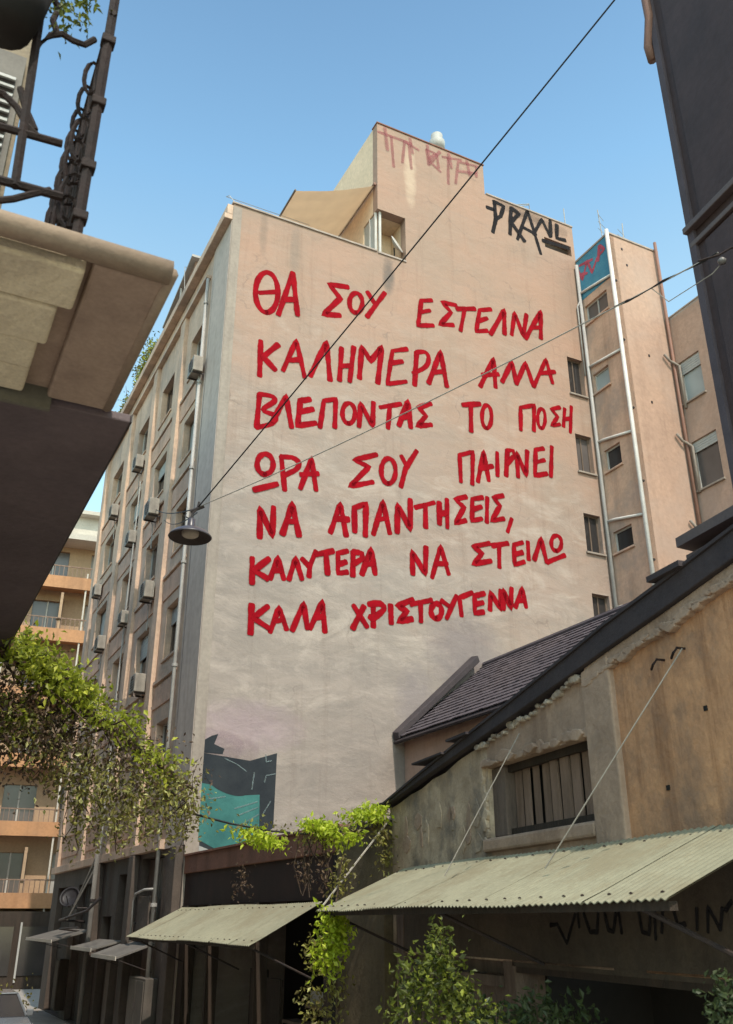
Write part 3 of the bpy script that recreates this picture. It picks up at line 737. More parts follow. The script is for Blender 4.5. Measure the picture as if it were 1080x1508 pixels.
for i, (ch, zs, st) in enumerate(letters):
    thin = 0.145 if i >= 36 and i <= 38 else 0.162
    if 65 <= i <= 96: thin = 0.155
    stroke_part(B, GW, PY(0), lambda u, v: M.hy(u, v, 0), zs, st, thin, RED, 'painted_letter', ch, 0.004+0.012*(i % 2))
# black tag on the high parapet
Z3 = zmap(680, 160, 2.7)
for i, (ch, st) in enumerate([
   ('Ρ', [[(130, 368), (136, 440), (124, 492)], [(130, 370), (168, 388), (155, 428), (136, 440)]]),
   ('Ρ', [[(196, 395), (192, 500)], [(196, 395), (228, 418), (196, 452), (250, 528)]]),
   ('Α', [[(222, 520), (262, 405), (315, 578)], [(240, 470), (296, 500)]]),
   ('Λ', [[(285, 500), (318, 440), (352, 510)]]),
   ('Ι', [[(352, 445), (354, 508)]]), ('L', [[(378, 462), (378, 516), (412, 524)]]),
   ('dash', [[(100, 392), (128, 402)]]), ('bar', [[(322, 525), (425, 556)]])]):
    stroke_part(B, GW, PY(0), lambda u, v: M.hy(u, v, 0), Z3, st, 0.15, BLK, 'black_tag_letter', ch, 0.004+0.012*(i % 2))
Z2 = zmap(320, 160, 2.7)
for i, (ch, st) in enumerate([
   ('Τ', [[(640, 92), (772, 140)], [(692, 112), (702, 232)]]),
   ('Α', [[(736, 215), (745, 132), (800, 165)], [(762, 145), (772, 240)]]),
   ('Ρ', [[(832, 165), (842, 225)], [(832, 162), (868, 180), (842, 200)]]),
   ('Κ', [[(885, 172), (850, 215), (888, 252)], [(872, 180), (880, 235)]]),
   ('Τ', [[(895, 192), (970, 205)], [(918, 198), (919, 300)]]),
   ('Α', [[(948, 298), (958, 212), (1040, 232)], [(1030, 235), (1030, 272)], [(960, 250), (1028, 258)]])]):
    stroke_part(B, GW, PY(0), lambda u, v: M.hy(u, v, 0), Z2, st, 0.12, PNK, 'pink_tag_letter', ch, 0.004+0.012*(i % 2))
for i in range(5):   # pink wash dripping along the top edge
    x = 5.5+i*0.85+random.uniform(0,.3); mb = MB(); stroke(mb, PY(0), [Vector((x, 29.95)), Vector((x+0.1, 29.95-random.uniform(0.5, 1.3)))], 0.13, 0.03)
    q = build('paint_drip', mb, PNK, B.base); q.parent = GW
for x0_, x1_, z_ in ((10.5, 12.4, 28.42), (11.2, 13.6, 28.25)):
    mb = MB(); stroke(mb, PY(0), [Vector((x0_, z_)), Vector((x1_, z_-0.05))], 0.45, 0.0025 if z_ > 28.3 else 0.035)
    q = build('black_overspray', mb, bpy.data.materials.get('thin_black_haze') or spray('thin_black_haze', (0.05, 0.045, 0.045), 0.32, 0.3, 2.0), B.base); q.parent = GW
# old street mural at the foot: teal bird-like shape with black patches
ZM = zmap(240, 1050, 2.842)
def paint_poly(pts, lift, mt, name, zs=ZM, closed_smooth=False):
    P = [Vector(M.hy(*zs(*p), 0)) for p in pts]
    if closed_smooth: P = smoothpts(P, True)[:-1]
    m = MB().poly([(p.x, -lift, p.y) for p in P]); o = build(name, m, mt, B.base)
    bm = bmesh.new(); bm.from_mesh(o.data); bmesh.ops.triangulate(bm, faces=bm.faces); bm.to_mesh(o.data); bm.free()
    o.parent = GW; return o
paint_poly([(160, 165), (365, 200), (478, 168), (462, 480), (355, 560), (236, 585), (152, 560)], 0.004, BLKP, 'mural_field')
paint_poly([(150, 290), (200, 300), (275, 340), (340, 345), (405, 342), (402, 520), (350, 556), (235, 578), (148, 530)], 0.008, TEAL, 'mural_teal_shape', closed_smooth=False)
paint_poly([(165, 200), (215, 180), (290, 205), (345, 240), (370, 265), (362, 330), (320, 348), (250, 330), (190, 285)], 0.012, BLKP, 'mural_black_shape', closed_smooth=True)
paint_poly([(160, 120), (205, 95), (232, 88), (215, 130), (258, 150), (250, 172), (165, 165)], 0.008, BLKP, 'mural_black_shape')
paint_poly([(150, 555), (232, 588), (150, 604)], 0.012, WHTP, 'mural_pale_patch')
for st in ([(258, 190), (310, 215), (350, 245)], [(430, 175), (432, 205), (455, 200)], [(382, 250), (372, 320)], [(425, 290), (432, 262), (470, 255)],
           [(420, 420), (450, 370)], [(300, 400), (395, 372)], [(310, 430), (398, 395)], [(330, 465), (400, 425)], [(190, 360), (260, 350)]):
    mb = MB(); stroke(mb, PY(0), [Vector(M.hy(*ZM(*p), 0)) for p in st], 0.025, 0.018)
    q = build('mural_highlight', mb, spray('mural_white_line', (0.22, 0.27, 0.27), 0.55) if 'MWL' not in globals() else MWL, B.base); q.parent = GW
    MWL = q.data.materials[0]
for st, w in (([(250, 150), (350, 190)], 0.9), ([(190, 110), (300, 150)], 0.7)):
    mb = MB(); stroke(mb, PY(0), [Vector(M.hy(*ZM(*p), 0)) for p in st], w, 0.0025)
    q = build('violet_paint_haze', mb, PURPP, B.base); q.parent = GW

# ---- light-well wing at the right end
X0 = SX; Y1 = -1.9; X1 = 16.4
wh = [(-1.45, -0.2, 23.75, 24.6), (-1.06, -0.22, 20.7, 21.52), (-1.14, -0.33, 17.45, 18.3), (-1.2, -0.29, 14.4, 15.18), (-1.2, -0.3, 11.2, 12.0)]
WL = B.part('light_well_wall', wall_grid(PX(X0), Y1, 0, 0, 26.85, wh, 0.25), PINKW, label='stained side wall of the projecting wing'); weld(WL)
for i, h in enumerate(wh):
    window(B, PX(X0), *h, 0.16, 0.05, FRAMEW, (GLASSM, GLASSL, GLASS, GLASS, GLASS)[i], 1 if i == 0 else 0, True, 0, PINKW)
m = MB(); bxm(m, PX(X0), Y1+0.002, -0.01, 24.95, 26.84, -0.008, -0.002); BP = B.part('blue_painted_panel', m, BLUEP, label='blue painted patch with pink scrawl at the top of the wing')
for i, st in enumerate([[(462, 640), (482, 680), (500, 605), (520, 652), (540, 592)], [(470, 625), (520, 600)], [(548, 545), (545, 605)], [(550, 545), (568, 560), (550, 580)], [(500, 655), (478, 660)]]):
    mb = MB(); stroke(mb, PX(X0), [Vector(M.hx(*Z3(*p), X0)) for p in st], 0.12, 0.012+0.003*i)
    q = build('pink_scrawl', mb, PNK2, B.base); q.parent = BP
WF = B.part('wing_front', wall_grid(PY(Y1), X0+0.251, X1, 0, 26.85, [], 0.25), PEACHW, label='plain peach front of the projecting wing')
m = MB().box(X0, X0+0.25, Y1, Y1+0.001, 0, 26.85); B.part('wing_edge', m, PEACHW)
m = MB().box(X0-0.04, X1+0.1, Y1-0.04, -0.01, 26.85, 26.93); B.part('coping', m, COPING, bev=0.01)
m = MB().box(X0+0.26, X1, -0.02, 4.0, 20, 26.8); B.part('wing_core', m, PEACHW)
m = MB().box(16.6, 18.9, 0.2, 3.5, 23.3, 28.6); B.part('lift_house', m, CREAMW, label='pale yellow block on the roof behind the wing')
# second wing
wh2 = [(-3.1, -2.12, 19.92, 21.62), (-3.25, -2.12, 16.5, 18.35)]
W2 = B.part('second_wing_wall', wall_grid(PX(X1), -9, Y1-0.001, 12.0, 23.55, wh2, 0.25), PEACHW, label='peach side wall with two large windows beside the dark tower'); weld(W2)
for i, h in enumerate(wh2):
    window(B, PX(X1), *h, 0.14, 0.07, FRAMEW, (GLASSL, GLASSM)[i], 0, True, (0.28, 0.2)[i], PALESTRIP)
m = MB().box(X1, X1+6, -9, Y1, 23.55, 23.65); m.box(X1-0.03, X1+0.25, -9, Y1, 23.65, 23.70); B.part('coping', m, COPING)
m = MB().box(X1-0.5, X1, -9, Y1-0.02, 14.55, 14.75); B.part('ledge', m, TOWERT)
m = MB(); bxm(m, PX(X1), -1.9, -1.5, 13.6, 14.3, -0.02, -0.002)
# pipes of the wing: parts of the building
def pipe(pts, r, mt, T=B): return T.part('pipe', MB().tube(pts, r, 8), mt, smooth=True)
pipe([(X0-0.09, -0.12, 26.6), (X0-0.09, -0.12, 9)], 0.07, PIPEG)
pipe([(X0-0.25, -0.09, 21.5), (X0-0.25, -0.09, 24.6), (X0-0.12, -0.12, 24.9)], 0.03, PIPEG)
pipe([(X0-0.07, Y1-0.02, 27.0), (X0-0.07, Y1-0.02, 9)], 0.075, PIPEW)
for z0, z1 in ((25.5, 24.9), (22.15, 21.62), (18.98, 18.3), (15.88, 15.2), (12.8, 12.15)):
    pipe([(X0-0.07, -0.14, z0-0.25), (X0-0.07, -0.5, z0-0.3), (X0-0.07, Y1+0.05, z1+0.05)], 0.05, PIPEW)
for z in (24.6, 22.0, 19.2, 16.4, 13.6):
    m = MB().box(X0-0.02, X0+0.06, Y1-0.10, Y1-0.01, z, z+0.06); B.part('pipe_bracket', m, DARKM)
pipe([(X1-0.10, Y1-0.12, 27.2), (X1-0.10, Y1-0.12, 11)], 0.06, PIPEB)
for z in (21.7, 18.4, 15.1):
    pipe([(X1-0.5, Y1-0.10, z+0.25), (X1-0.28, Y1-0.12, z), (X1-0.14, Y1-0.16, z-0.05), (X1-0.06, Y1-0.3, z-0.25), (X1-0.06, Y1-0.3, z-2.0)], 0.05, PALESTRIP)
for x, z in ((14.6, 26.3), (14.75, 25.6), (15.2, 21.7), (15.0, 19.7)):
    m = MB().box(x, x+0.07, Y1-0.02, Y1-0.001, z, z+0.09); B.part('wall_vent', m, DARKM)
# drain pipe and cables on the street front
pts = [(-0.12, 1.93, 22.4), (-0.12, 1.93, 0.3)]
B.part('drain_pipe', MB().tube(pts, 0.055, 8), PIPEG, smooth=True)
for z in range(3, 22, 3):
    m = MB().lathe((-0.12, 1.93, z+0.4), [(0.055, 0), (0.08, 0), (0.08, 0.08), (0.055, 0.08)], 8); B.part('pipe_collar', m, PIPEG)
B.part('wall_cable', MB().tube([(-0.02, 1.55, 22.9), (-0.03, 1.6, 15), (-0.02, 1.5, 5)], 0.012, 5), CABLE)
B.part('wall_cable', MB().tube([(-0.16, 8.9, 18), (-0.16, 9.0, 12), (-0.16, 8.8, 5)], 0.025, 5), PIPEG)

# ---- rooftop things
T = Thing(M, (5.19, 0.1, 27.1), 'roof_awning', 'tan cloth sun awning sloping out from the penthouse wall', 'awning')
mb = MB(); nx, ny = 10, 14
for i in range(nx+1):
    for j in range(ny+1):
        t = i/nx; y = 0.12+2.9*j/ny
        mb.v.append((5.16-3.05*t, y, 27.12-1.52*t-0.10*math.sin(math.pi*t)+0.035*math.sin(j*1.9)*t+random.uniform(-0.01, 0.01)))
for i in range(nx):
    for j in range(ny):
        a = i*(ny+1)+j; mb.f.append((a, a+1, a+ny+2, a+ny+1))
T.part('cloth', mb, TAN, smooth=True)
T.part('rod', MB().tube([(5.12, 0.05, 27.16), (5.12, 3.1, 27.16)], 0.06, 6), PIPEB)
T.part('rod', MB().tube([(2.1, 0.05, 25.58), (2.1, 3.1, 25.58)], 0.035, 6), FRAMEB)
T = Thing(M, (5.9, 0.25, 24.1), 'satellite_dish', 'small white dish leaning in the penthouse corner recess', 'satellite dish')
T.part('dish', MB().lathe((5.95, 0.2, 24.75), [(0.02, 0), (0.2, 0.04), (0.34, 0.12), (0.36, 0.13), (0.33, 0.14), (0.0, 0.03)], 18, (0.5, -0.75, 0.35)), FRAMEW, smooth=True)
T.part('stand', MB().tube([(6.0, 0.27, 24.1), (5.96, 0.24, 24.72)], 0.025, 6), DARKM)
bx, bz = M.hy(640, 225, 0.4)
T = Thing(M, (8.5, 1.2, 30.0), 'roof_vent', 'pale stubby vent cowl on the highest roof', 'vent')
T.part('cowl', MB().lathe((8.35, 0.9, 30.0), [(0.14, 0), (0.14, 0.95), (0.30, 1.0), (0.32, 1.4), (0.22, 1.5), (0.24, 1.75), (0.1, 1.85), (0, 1.86)], 12), SHUT, smooth=True)
T.part('vent_base', MB().box(7.85, 8.7, 0.7, 1.1, 30.0, 30.75), COPING)
def aerial(x, y, z, h, lab, sticks=3, lean=0.0):
    T = Thing(M, (x, y, z), 'roof_aerial', lab, 'aerial', 'aerials on the roofs')
    T.part('mast', MB().tube([(x, y, z), (x+lean, y, z+h)], 0.022, 5), PIPEG)
    for k in range(sticks):
        zz = z+h*(0.62+0.13*k); T.part('element', MB().tube([(x-0.35+0.05*k, y-0.1, zz), (x+0.35-0.05*k, y+0.15, zz+0.05)], 0.010, 4), PIPEG)
aerial(15.9, -0.8, 26.9, 2.1, 'thin rusty aerial mast at the right end of the wing roof', 2, 0.1)
aerial(15.4, -0.3, 26.9, 2.9, 'tallest aerial mast, standing on the wing roof', 3, -0.15)
aerial(13.8, 0.1, 28.7, 0.9, 'short dark rod at the right end of the parapet with the black tag', 0)
T = Thing(M, (11.0, 0.2, 28.69), 'wire_bracket', 'bent wire bracket sticking up from the parapet with the black tag', 'bracket')
T.part('wire', MB().tube([(11.0, 0.2, 28.69), (12.2, 0.3, 29.35), (12.25, 0.3, 28.7)], 0.022, 5), PIPEG)
T.part('wire', MB().tube([(11.3, 0.2, 28.69), (12.2, 0.3, 29.30)], 0.02, 5), PIPEG)
T = Thing(M, (0.1, 0.1, 24.13), 'wire_bracket', 'thin wire frame standing on the corner of the lower roof', 'bracket')
T.part('wire', MB().tube([(0.1, 0.05, 24.13), (0.0, 0.6, 24.9), (-0.05, 0.8, 25.0), (3.3, 1.6, 25.75)], 0.014, 4), PIPEG)
T = Thing(M, (0.1, 6.5, 24.13), 'wire_bracket', 'thin wire frame beside the brown roof shed', 'bracket')
T.part('wire', MB().tube([(0.2, 6.2, 24.13), (0.1, 6.4, 26.2), (1.2, 6.5, 26.5)], 0.014, 4), PIPEG)
T = Thing(M, (0.35, 5.6, 24.13), 'roof_shed', 'brown timber shed on the roof terrace behind the cornice', 'shed')
T.part('wall', MB().prism([(0.45, 6.2, 24.1), (0.45, 9.8, 24.1), (0.45, 9.8, 25.7), (0.45, 6.2, 26.5)], (2.5, 0, 0)), mat('shed_brown', (0.26, 0.15, 0.10), (0.20, 0.12, 0.085), scale=2, bump=0.3))
T.part('roof', MB().prism([(0.25, 6.0, 26.5), (0.25, 10.0, 25.68), (0.25, 10.0, 25.76), (0.25, 6.0, 26.6)], (2.9, 0, 0)), PIPEG)
T.part('post', MB().box(0.3, 0.36, 7.6, 7.66, 24.13, 26.1), FRAMEW)
T.part('rail', MB().box(0.28, 0.33, 9.8, 12.6, 25.2, 25.26), FRAMEW)
def shrub(T, pts, n, spread, size, mt, name='foliage', flat=0.4):
    mb = MB()
    for _ in range(n):
        p = random.choice(pts); mb.leaf((p[0]+random.gauss(0, spread[0]), p[1]+random.gauss(0, spread[1]), p[2]+random.gauss(0, spread[2])), size, flat)
    return T.part(name, mb, mt, kind='stuff')
T = Thing(M, (0.5, 12, 24.1), 'terrace_hedge', 'yellow-green climbing plants spilling over the roof terrace edge', 'plant')
pts = [(0.2+0.15*math.sin(y), y, 24.35+0.35*abs(math.sin(y*1.1))) for y in [10+0.25*i for i in range(26)]]
shrub(T, pts, 1700, (0.14, 0.25, 0.28), 0.17, LEAF_O)
shrub(T, pts[:20], 900, (0.12, 0.2, 0.25), 0.15, LEAF_Y)
shrub(T, [(0.0, 13.5, 25.5), (0.05, 13.2, 25.9), (0.0, 11.0, 25.6), (0, 15.2, 25.0)], 90, (0.1, 0.25, 0.25), 0.14, LEAF_D)
for y in (11, 13.4, 15.3):
    T.part('stem', MB().tube([(0.3, y, 24.1), (0.15, y+0.1, 24.9), (0.0, y+0.1, 25.8)], [0.03, 0.02, 0.008], 5), STEM)
T.part('planter', MB().box(0.1, 0.4, 9.9, 16.4, 24.13, 24.45), mat('terracotta', (0.35, 0.22, 0.12), scale=3))

# ---- air conditioners on the street front
def make_ac():
    T = Thing(M, (0, 0, 0), 'air_conditioner', '', 'air conditioner', 'air conditioners on the grey street front')
    T.part('casing', MB().box(-0.50, -0.14, -0.42, 0.42, 0.0, 0.62), ACW, bev=0.02)
    g = T.part('fan_guard', MB().lathe((-0.501, -0.08, 0.31), [(0.0, 0.0), (0.22, 0.0), (0.24, 0.02), (0.26, 0.02), (0.26, 0.0)], 16, (-1, 0, 0)), DARKM)
    for k in range(5):
        T.part('guard_bar', MB().box(-0.530, -0.522, -0.30, 0.14, 0.11+0.09*k, 0.122+0.09*k), ACW, g)
    for y in (-0.28, 0.28):
        T.part('bracket', MB().prism([(-0.48, y-0.02, -0.001), (-0.0, y-0.02, -0.001), (-0.0, y-0.02, -0.35), (-0.03, y-0.02, -0.35), (-0.06, y-0.02, -0.05), (-0.48, y-0.02, -0.05)], (0, 0.04, 0)), DARKM)
    T.part('hose', MB().tube([(-0.2, 0.44, 0.1), (-0.1, 0.5, -0.1), (-0.08, 0.5, -1.0)], 0.02, 5), SHUT)
    return T.o
ac0 = make_ac()
acs = [(1.95, 18.65, 'topmost air conditioner, under the highest window next to the corner'),
       (9.3, 18.55, 'air conditioner high on the front in the third window column'),
       (6.0, 15.5, 'air conditioner beside the second window column, third storey from the top'),
       (9.2, 15.5, 'air conditioner between the second and third window columns, level with the lamp joint'),
       (5.5, 12.35, 'air conditioner left of the lamp shade, near the second window column'),
       (13.2, 18.3, 'air conditioner nearest the sky at the far end of the front'),
       (8.95, 12.35, 'air conditioner on the pilaster left of the lamp shade, further along the front'),
       (12.6, 12.5, 'air conditioner low at the far end of the front'),
       (5.45, 9.35, 'lowest air conditioner, above the leafy cable'),
       (14.9, 15.2, 'air conditioner at the far end below the uppermost far one')]
for i, (y, z, lab) in enumerate(acs):
    tgt = M.w(0, y, z)
    if i == 0: o = ac0; o.location = tgt; o['label'] = lab
    else: o = copy_thing(ac0, tgt-ac0.location, lab)
    k = (0.86, 0.80, 0.92, 0.74, 0.88, 0.78, 0.72, 0.82, 0.9, 0.75)[i]; o.scale = (k, k*(0.9+0.05*(i % 4)), k); o.location.z += (0, .1, -.12, .06, 0, -.1, .12, -.05, 0, .1)[i]

# ================================================================== TILED ROOF HOUSE against the gable
T = Thing(M, (5.75, 0, 0), 'tiled_house', 'low peach house with a dark tiled roof leaning against the lettered gable', 'house')
m = MB().box(5.9, 12.0, -8.0, -0.02, 0, 7.55); T.part('wall', m, PEACHW)
ex, ez, rx, rz = 5.62, 7.60, 8.65, 9.98
sl = math.hypot(rx-ex, rz-ez); ux, uz = (rx-ex)/sl, (rz-ez)/sl
mb = MB(); mb.prism([(ex, -0.03, ez-0.02), (rx, -0.03, rz-0.02), (11.6, -0.03, 7.6), (11.6, -0.03, 7.45), (rx, -0.03, rz-0.2), (ex, -0.03, ez-0.14)], (0, -7.97, 0))
rf = T.part('roof', mb, ROOFD)
nrow, ncol = 17, 40
for rrow in range(nrow):
    mb = MB(); d0 = rrow*sl/nrow; d1 = d0+sl/nrow*1.18; off = (rrow % 2)*0.5
    for c in range(ncol):
        y0 = -0.06-(c+off*1.0)*7.85/ncol; y1 = y0-7.85/ncol*0.93
        if y1 < -8.0: y1 = -8.0
        j = random.uniform(-0.008, 0.008)
        a = (ex+ux*d0-uz*(0.042+j), ez+uz*d0+ux*(0.042+j)); b = (ex+ux*d1-uz*0.012, ez+uz*d1+ux*0.012)
        a2 = (a[0]+uz*0.03, a[1]-ux*0.03); b2 = (b[0]+uz*0.025, b[1]-ux*0.025)
        mb.hexa([(a2[0], y0, a2[1]), (b2[0], y0, b2[1]), (b2[0], y1, b2[1]), (a2[0], y1, a2[1])],
                [(a[0], y0, a[1]), (b[0], y0, b[1]), (b[0], y1, b[1]), (a[0], y1, a[1])])
    T.part('tile_course', mb, TILE, rf)
mb = MB(); mb.tube([(rx, -0.05, rz+0.03), (rx, -8.0, rz+0.03)], 0.09, 8); T.part('ridge', mb, TILE, rf)
mb = MB(); a = Vector((ex-0.05, 0, ez-0.05)); b = Vector((rx-0.35, 0, rz+0.02))
mb.hexa([(a.x, -0.04, a.z), (b.x, -0.04, b.z), (b.x, -0.34, b.z), (a.x, -0.34, a.z)], [(a.x-0.06, -0.04, a.z+0.22), (b.x-0.1, -0.04, b.z+0.22), (b.x-0.06, -0.34, b.z+0.18), (a.x-0.03, -0.34, a.z+0.18)])
T.part('verge_kerb', mb, ROOFD, rf, bev=0.02)
mb = MB().tube([(ex-0.03, -0.05, ez-0.10), (ex-0.03, -8.0, ez-0.10)], 0.05, 6); T.part('gutter', mb, ROOFD, rf)

# ================================================================== LOW STONE HOUSE on the right (facade x=5 in R)
H = Thing(R, (5, 8, 0), 'stone_house', 'low weathered house with a sloping dark roof edge and a slatted window', 'house')
XR = 5.0
topline = [(13.15, 4.60), (11.6, 4.82), (10.23, 5.00), (9.2, 5.13), (8.54, 5.22), (7.70, 5.33), (7.22, 5.40), (6.2, 5.53), (5.46, 5.64), (3.0, 5.95), (-2, 6.5)]
def topz(y):
    for (a, za), (b, zb) in zip(topline[:-1], topline[1:]):
        if b <= y <= a: return zb+(za-zb)*(y-b)/(a-b)
    return 5
def facepoly(ya, yb, z0, z1=None, x=XR, th=0.35, step=0.4, jit=0.0):
    """a piece of the facade between y=ya and yb, up to z1 or to the sloping top"""
    n = max(1, int(abs(ya-yb)/step)); ys = [ya+(yb-ya)*i/n for i in range(n+1)]
    topp = [(x, y, (z1 if z1 is not None else topz(y)-random.uniform(0, jit))) for y in ys]
    pts = [(x, ya, z0)]+topp+[(x, yb, z0)]
    return MB().prism(pts, (th, 0, 0))
H.part('wall', facepoly(13.15, 9.93, 2.7, jit=0.05), GREYP, label='mottled grey-green plaster left of the slatted window')
H.part('wall', facepoly(7.70, 7.22, 3.72, x=XR-0.06, jit=0.02), PILP, label='bare grey pilaster right of the slatted window', bev=0.02)
H.part('wall', facepoly(7.22, -2, 2.7), BROWNP, label='brown streaked plaster at the right end')
H.part('wall', facepoly(9.93, 7.70, 2.7, 3.95), PILP, label='rough plaster under the slatted window')
H.part('lintel', facepoly(9.93, 7.70, 4.72, None, jit=0.06), PILP, label='broken stone lintel over the slatted window')
# eroded plaster edge around the window: flat broken pieces
def chunk(y, z, ry, rz, dep, x=XR):
    n = random.randint(5, 8); a0 = random.uniform(0, 6)
    pts = [(x-dep, y+ry*random.uniform(0.7, 1.15)*math.cos(a0+2*math.pi*k/n), z+rz*random.uniform(0.7, 1.15)*math.sin(a0+2*math.pi*k/n)) for k in range(n)]
    return MB().prism(pts, (dep+0.02, 0, 0))
for i in range(15):
    y = 10.0-2.35*(i+0.5)/15
    H.part('plaster_piece', chunk(y, 4.77+random.uniform(-0.02, 0.03), random.uniform(0.09, 0.2), random.uniform(0.03, 0.075), random.uniform(0.02, 0.07)), PILP, bev=0.012)
for i in range(9):
    H.part('plaster_piece', chunk(10.0+random.uniform(-0.04, 0.05), 3.9+0.1*i, random.uniform(0.04, 0.10), random.uniform(0.06, 0.12), random.uniform(0.015, 0.05)), GREYP, bev=0.01)
for i in range(14):
    H.part('plaster_piece', chunk(random.choice((10.5, 11.2, 12.0, 12.6))+random.uniform(-0.35, 0.2), random.uniform(3.9, 4.4), random.uniform(0.05, 0.16), random.uniform(0.05, 0.2), 0.012), random.choice((GREYP, PILP)), bev=0.004)
# the slatted window
m = MB(); bxm(m, PX(XR), 9.93, 7.70, 3.95, 4.72, 0.30, 0.34); back = H.part('window', m, BLACKIN)
m = MB(); bxm(m, PX(XR), 9.93, 9.62, 3.96, 4.71, 0.05, 0.2); H.part('window_board', m, WOOD, back, bev=0.01)
for a in range(9):
    y0 = 9.58-a*0.205
    m = MB(); z = random.uniform(-0.02, 0.02); bxm(m, PX(XR), y0, y0-0.135-random.uniform(0, 0.03), 3.99, 4.69+z, 0.14+random.uniform(0, 0.03), 0.17)
    H.part('slat', m, WOODG, back)
m = MB(); bxm(m, PX(XR), 9.62, 7.71, 3.955, 4.03, 0.10, 0.2); bxm(m, PX(XR), 9.62, 7.71, 4.64, 4.718, 0.10, 0.2); H.part('window_frame', m, DARKWOOD, back)
m = MB(); bxm(m, PX(XR), 10.05, 7.70, 3.80, 3.945, -0.06, 0.1); H.part('sill', m, PILP, bev=0.03)
# coping rubble: broken white pieces along the slope
for i in range(30):
    y = 10.15-i*0.085+random.uniform(-0.03, 0.03); k = random.choice((0.6, 0.8, 1.0, 1.5))
    H.part('coping_stone', chunk(y, topz(y)-random.uniform(0.0, 0.07), 0.045*k, 0.028*k, random.uniform(0.03, 0.07)), RUBBLE, bev=0.01)
for i in range(26):
    y = 7.6-i*0.09; H.part('plaster_piece', chunk(y, topz(y)-0.11+random.uniform(-0.03, 0.03), random.uniform(0.05, 0.12), random.uniform(0.02, 0.05), 0.07), PILP, bev=0.01)
m = MB()
ys = [7.65-0.4*i for i in range(24)]
m = MB().prism([(XR-0.05, y, topz(y)+0.02) for y in ys]+[(XR-0.05, y, topz(y)-0.13) for y in ys[::-1]], (0.12, 0, 0)); H.part('coping', m, PILP, bev=0.015)
# dark roof slab: front edge rises along the wall, deepens to the right
def rz_(y): return topz(y)+0.05+0.18*min(1, max(0, (13.15-y)/6.0))
ys = [13.5]+[13.15-0.5*i for i in range(31)]
pts = [(XR-0.10, y, (topz(y) if y <= 13.15 else 4.55)+0.02) for y in ys]+[(XR-0.10, y, (rz_(y) if y <= 13.15 else 4.62)) for y in ys[::-1]]
m = MB().prism(pts, (0.10, 0, 0)); H.part('roof_edge', m, ROOFD, bev=0.01)
mb = MB(); n = len(ys)
for y in ys:
    z = rz_(min(y, 13.15)); mb.v += [(XR-0.12, y, z), (XR+1.5, y, z-0.1), (XR-0.12, y, z+0.03), (XR+1.5, y, z-0.07)]
for i in range(n-1):
    a = 4*i; mb.f += [(a, a+1, a+5, a+4), (a+2, a+6, a+7, a+3), (a, a+4, a+6, a+2)]
H.part('roof', mb, ROOFD)
for y0, y1, h in ((11.9, 10.9, 0.025), (10.75, 10.15, 0.03), (6.35, 5.9, 0.05)):
    m = MB().box(XR-0.16, XR+0.5, y1, y0, rz_(y1)+0.0, rz_(y1)+h); H.part('roof_sheet', m, ROOFD, label='loose dark sheet lying on the roof edge')
# lower wall, beam, black opening under the awning
H.part('wall', facepoly(9.6, -2, 2.66, 2.72, x=XR), LOWW)
m = MB().box(XR+0.02, XR+0.35, -2, 9.55, 2.60, 2.699); H.part('beam', m, DARKWOOD)
m = MB().box(XR-0.02, XR+0.02, -2, 12.9, 2.72, 3.66); LW = H.part('lower_wall', m, LOWW, label='dark plaster band with a black scrawl under the sheet awning')
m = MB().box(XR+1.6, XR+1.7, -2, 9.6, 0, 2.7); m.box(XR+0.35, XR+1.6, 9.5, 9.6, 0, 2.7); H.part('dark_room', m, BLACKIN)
m = MB().box(XR, XR+0.35, 9.55, 9.8, 0, 2.71); H.part('post', m, WOOD)
m = MB().box(XR-0.03, XR+0.25, 12.62, 12.86, 0, 3.6); H.part('post', m, WOOD, bev=0.01)
planks(H, PX(XR), 9.82, 12.6, 0.1, 2.45, 0.1, 14, WOOD, 'wall_plank')
m = MB().box(XR-0.04, XR+0.1, 9.82, 12.6, 2.45, 2.56); m.box(XR+0.1, XR+0.2, 9.82, 12.6, 2.56, 2.719); H.part('beam', m, WOOD, bev=0.01)
m = MB().box(XR+0.05, XR+0.2, 12.87, 13.6, 0, 4.2); H.part('end_wall', m, GREYP)
Z4 = zmap(700, 1200, 2.842)
for i, st in enumerate([[(315, 462), (345, 458), (385, 538), (420, 415)], [(432, 410), (438, 470)], [(455, 410), (482, 490), (512, 490), (516, 412)],
      [(545, 412), (560, 480), (582, 490), (592, 412)], [(602, 410), (615, 495)], [(688, 410), (702, 490), (732, 500), (736, 420)],
      [(757, 520), (752, 405)], [(784, 492), (788, 402)], [(832, 400), (850, 462), (882, 458)], [(930, 392), (932, 480)], [(976, 490), (976, 385), (1028, 480)], [(1030, 480), (1038, 390)], [(1050, 400), (1075, 362)]]):
    mb = MB(); stroke(mb, PX(XR-0.02), [Vector(R.hx(*Z4(*p), XR-0.02)) for p in st], 0.035, 0.004+0.004*(i % 2))
    q = build('black_scrawl', mb, BLK, H.base); q.parent = LW
# hooks
for (u, v) in ((1005, 958), (975, 975)):
    y, z = R.hx(u, v, XR-0.03); H.part('hook', MB().tube([(XR+0.02, y, z+0.02), (XR-0.08, y, z+0.02), (XR-0.1, y+0.03, z-0.02), (XR-0.08, y+0.09, z-0.05)], 0.012, 5), IRON)
for (u, v) in ((1040, 1043), (985, 1160)):
    y, z = R.hx(u, v, XR); H.part('socket', MB().box(XR-0.01, XR+0.01, y-0.02, y+0.02, z-0.02, z+0.02), BLACKIN)

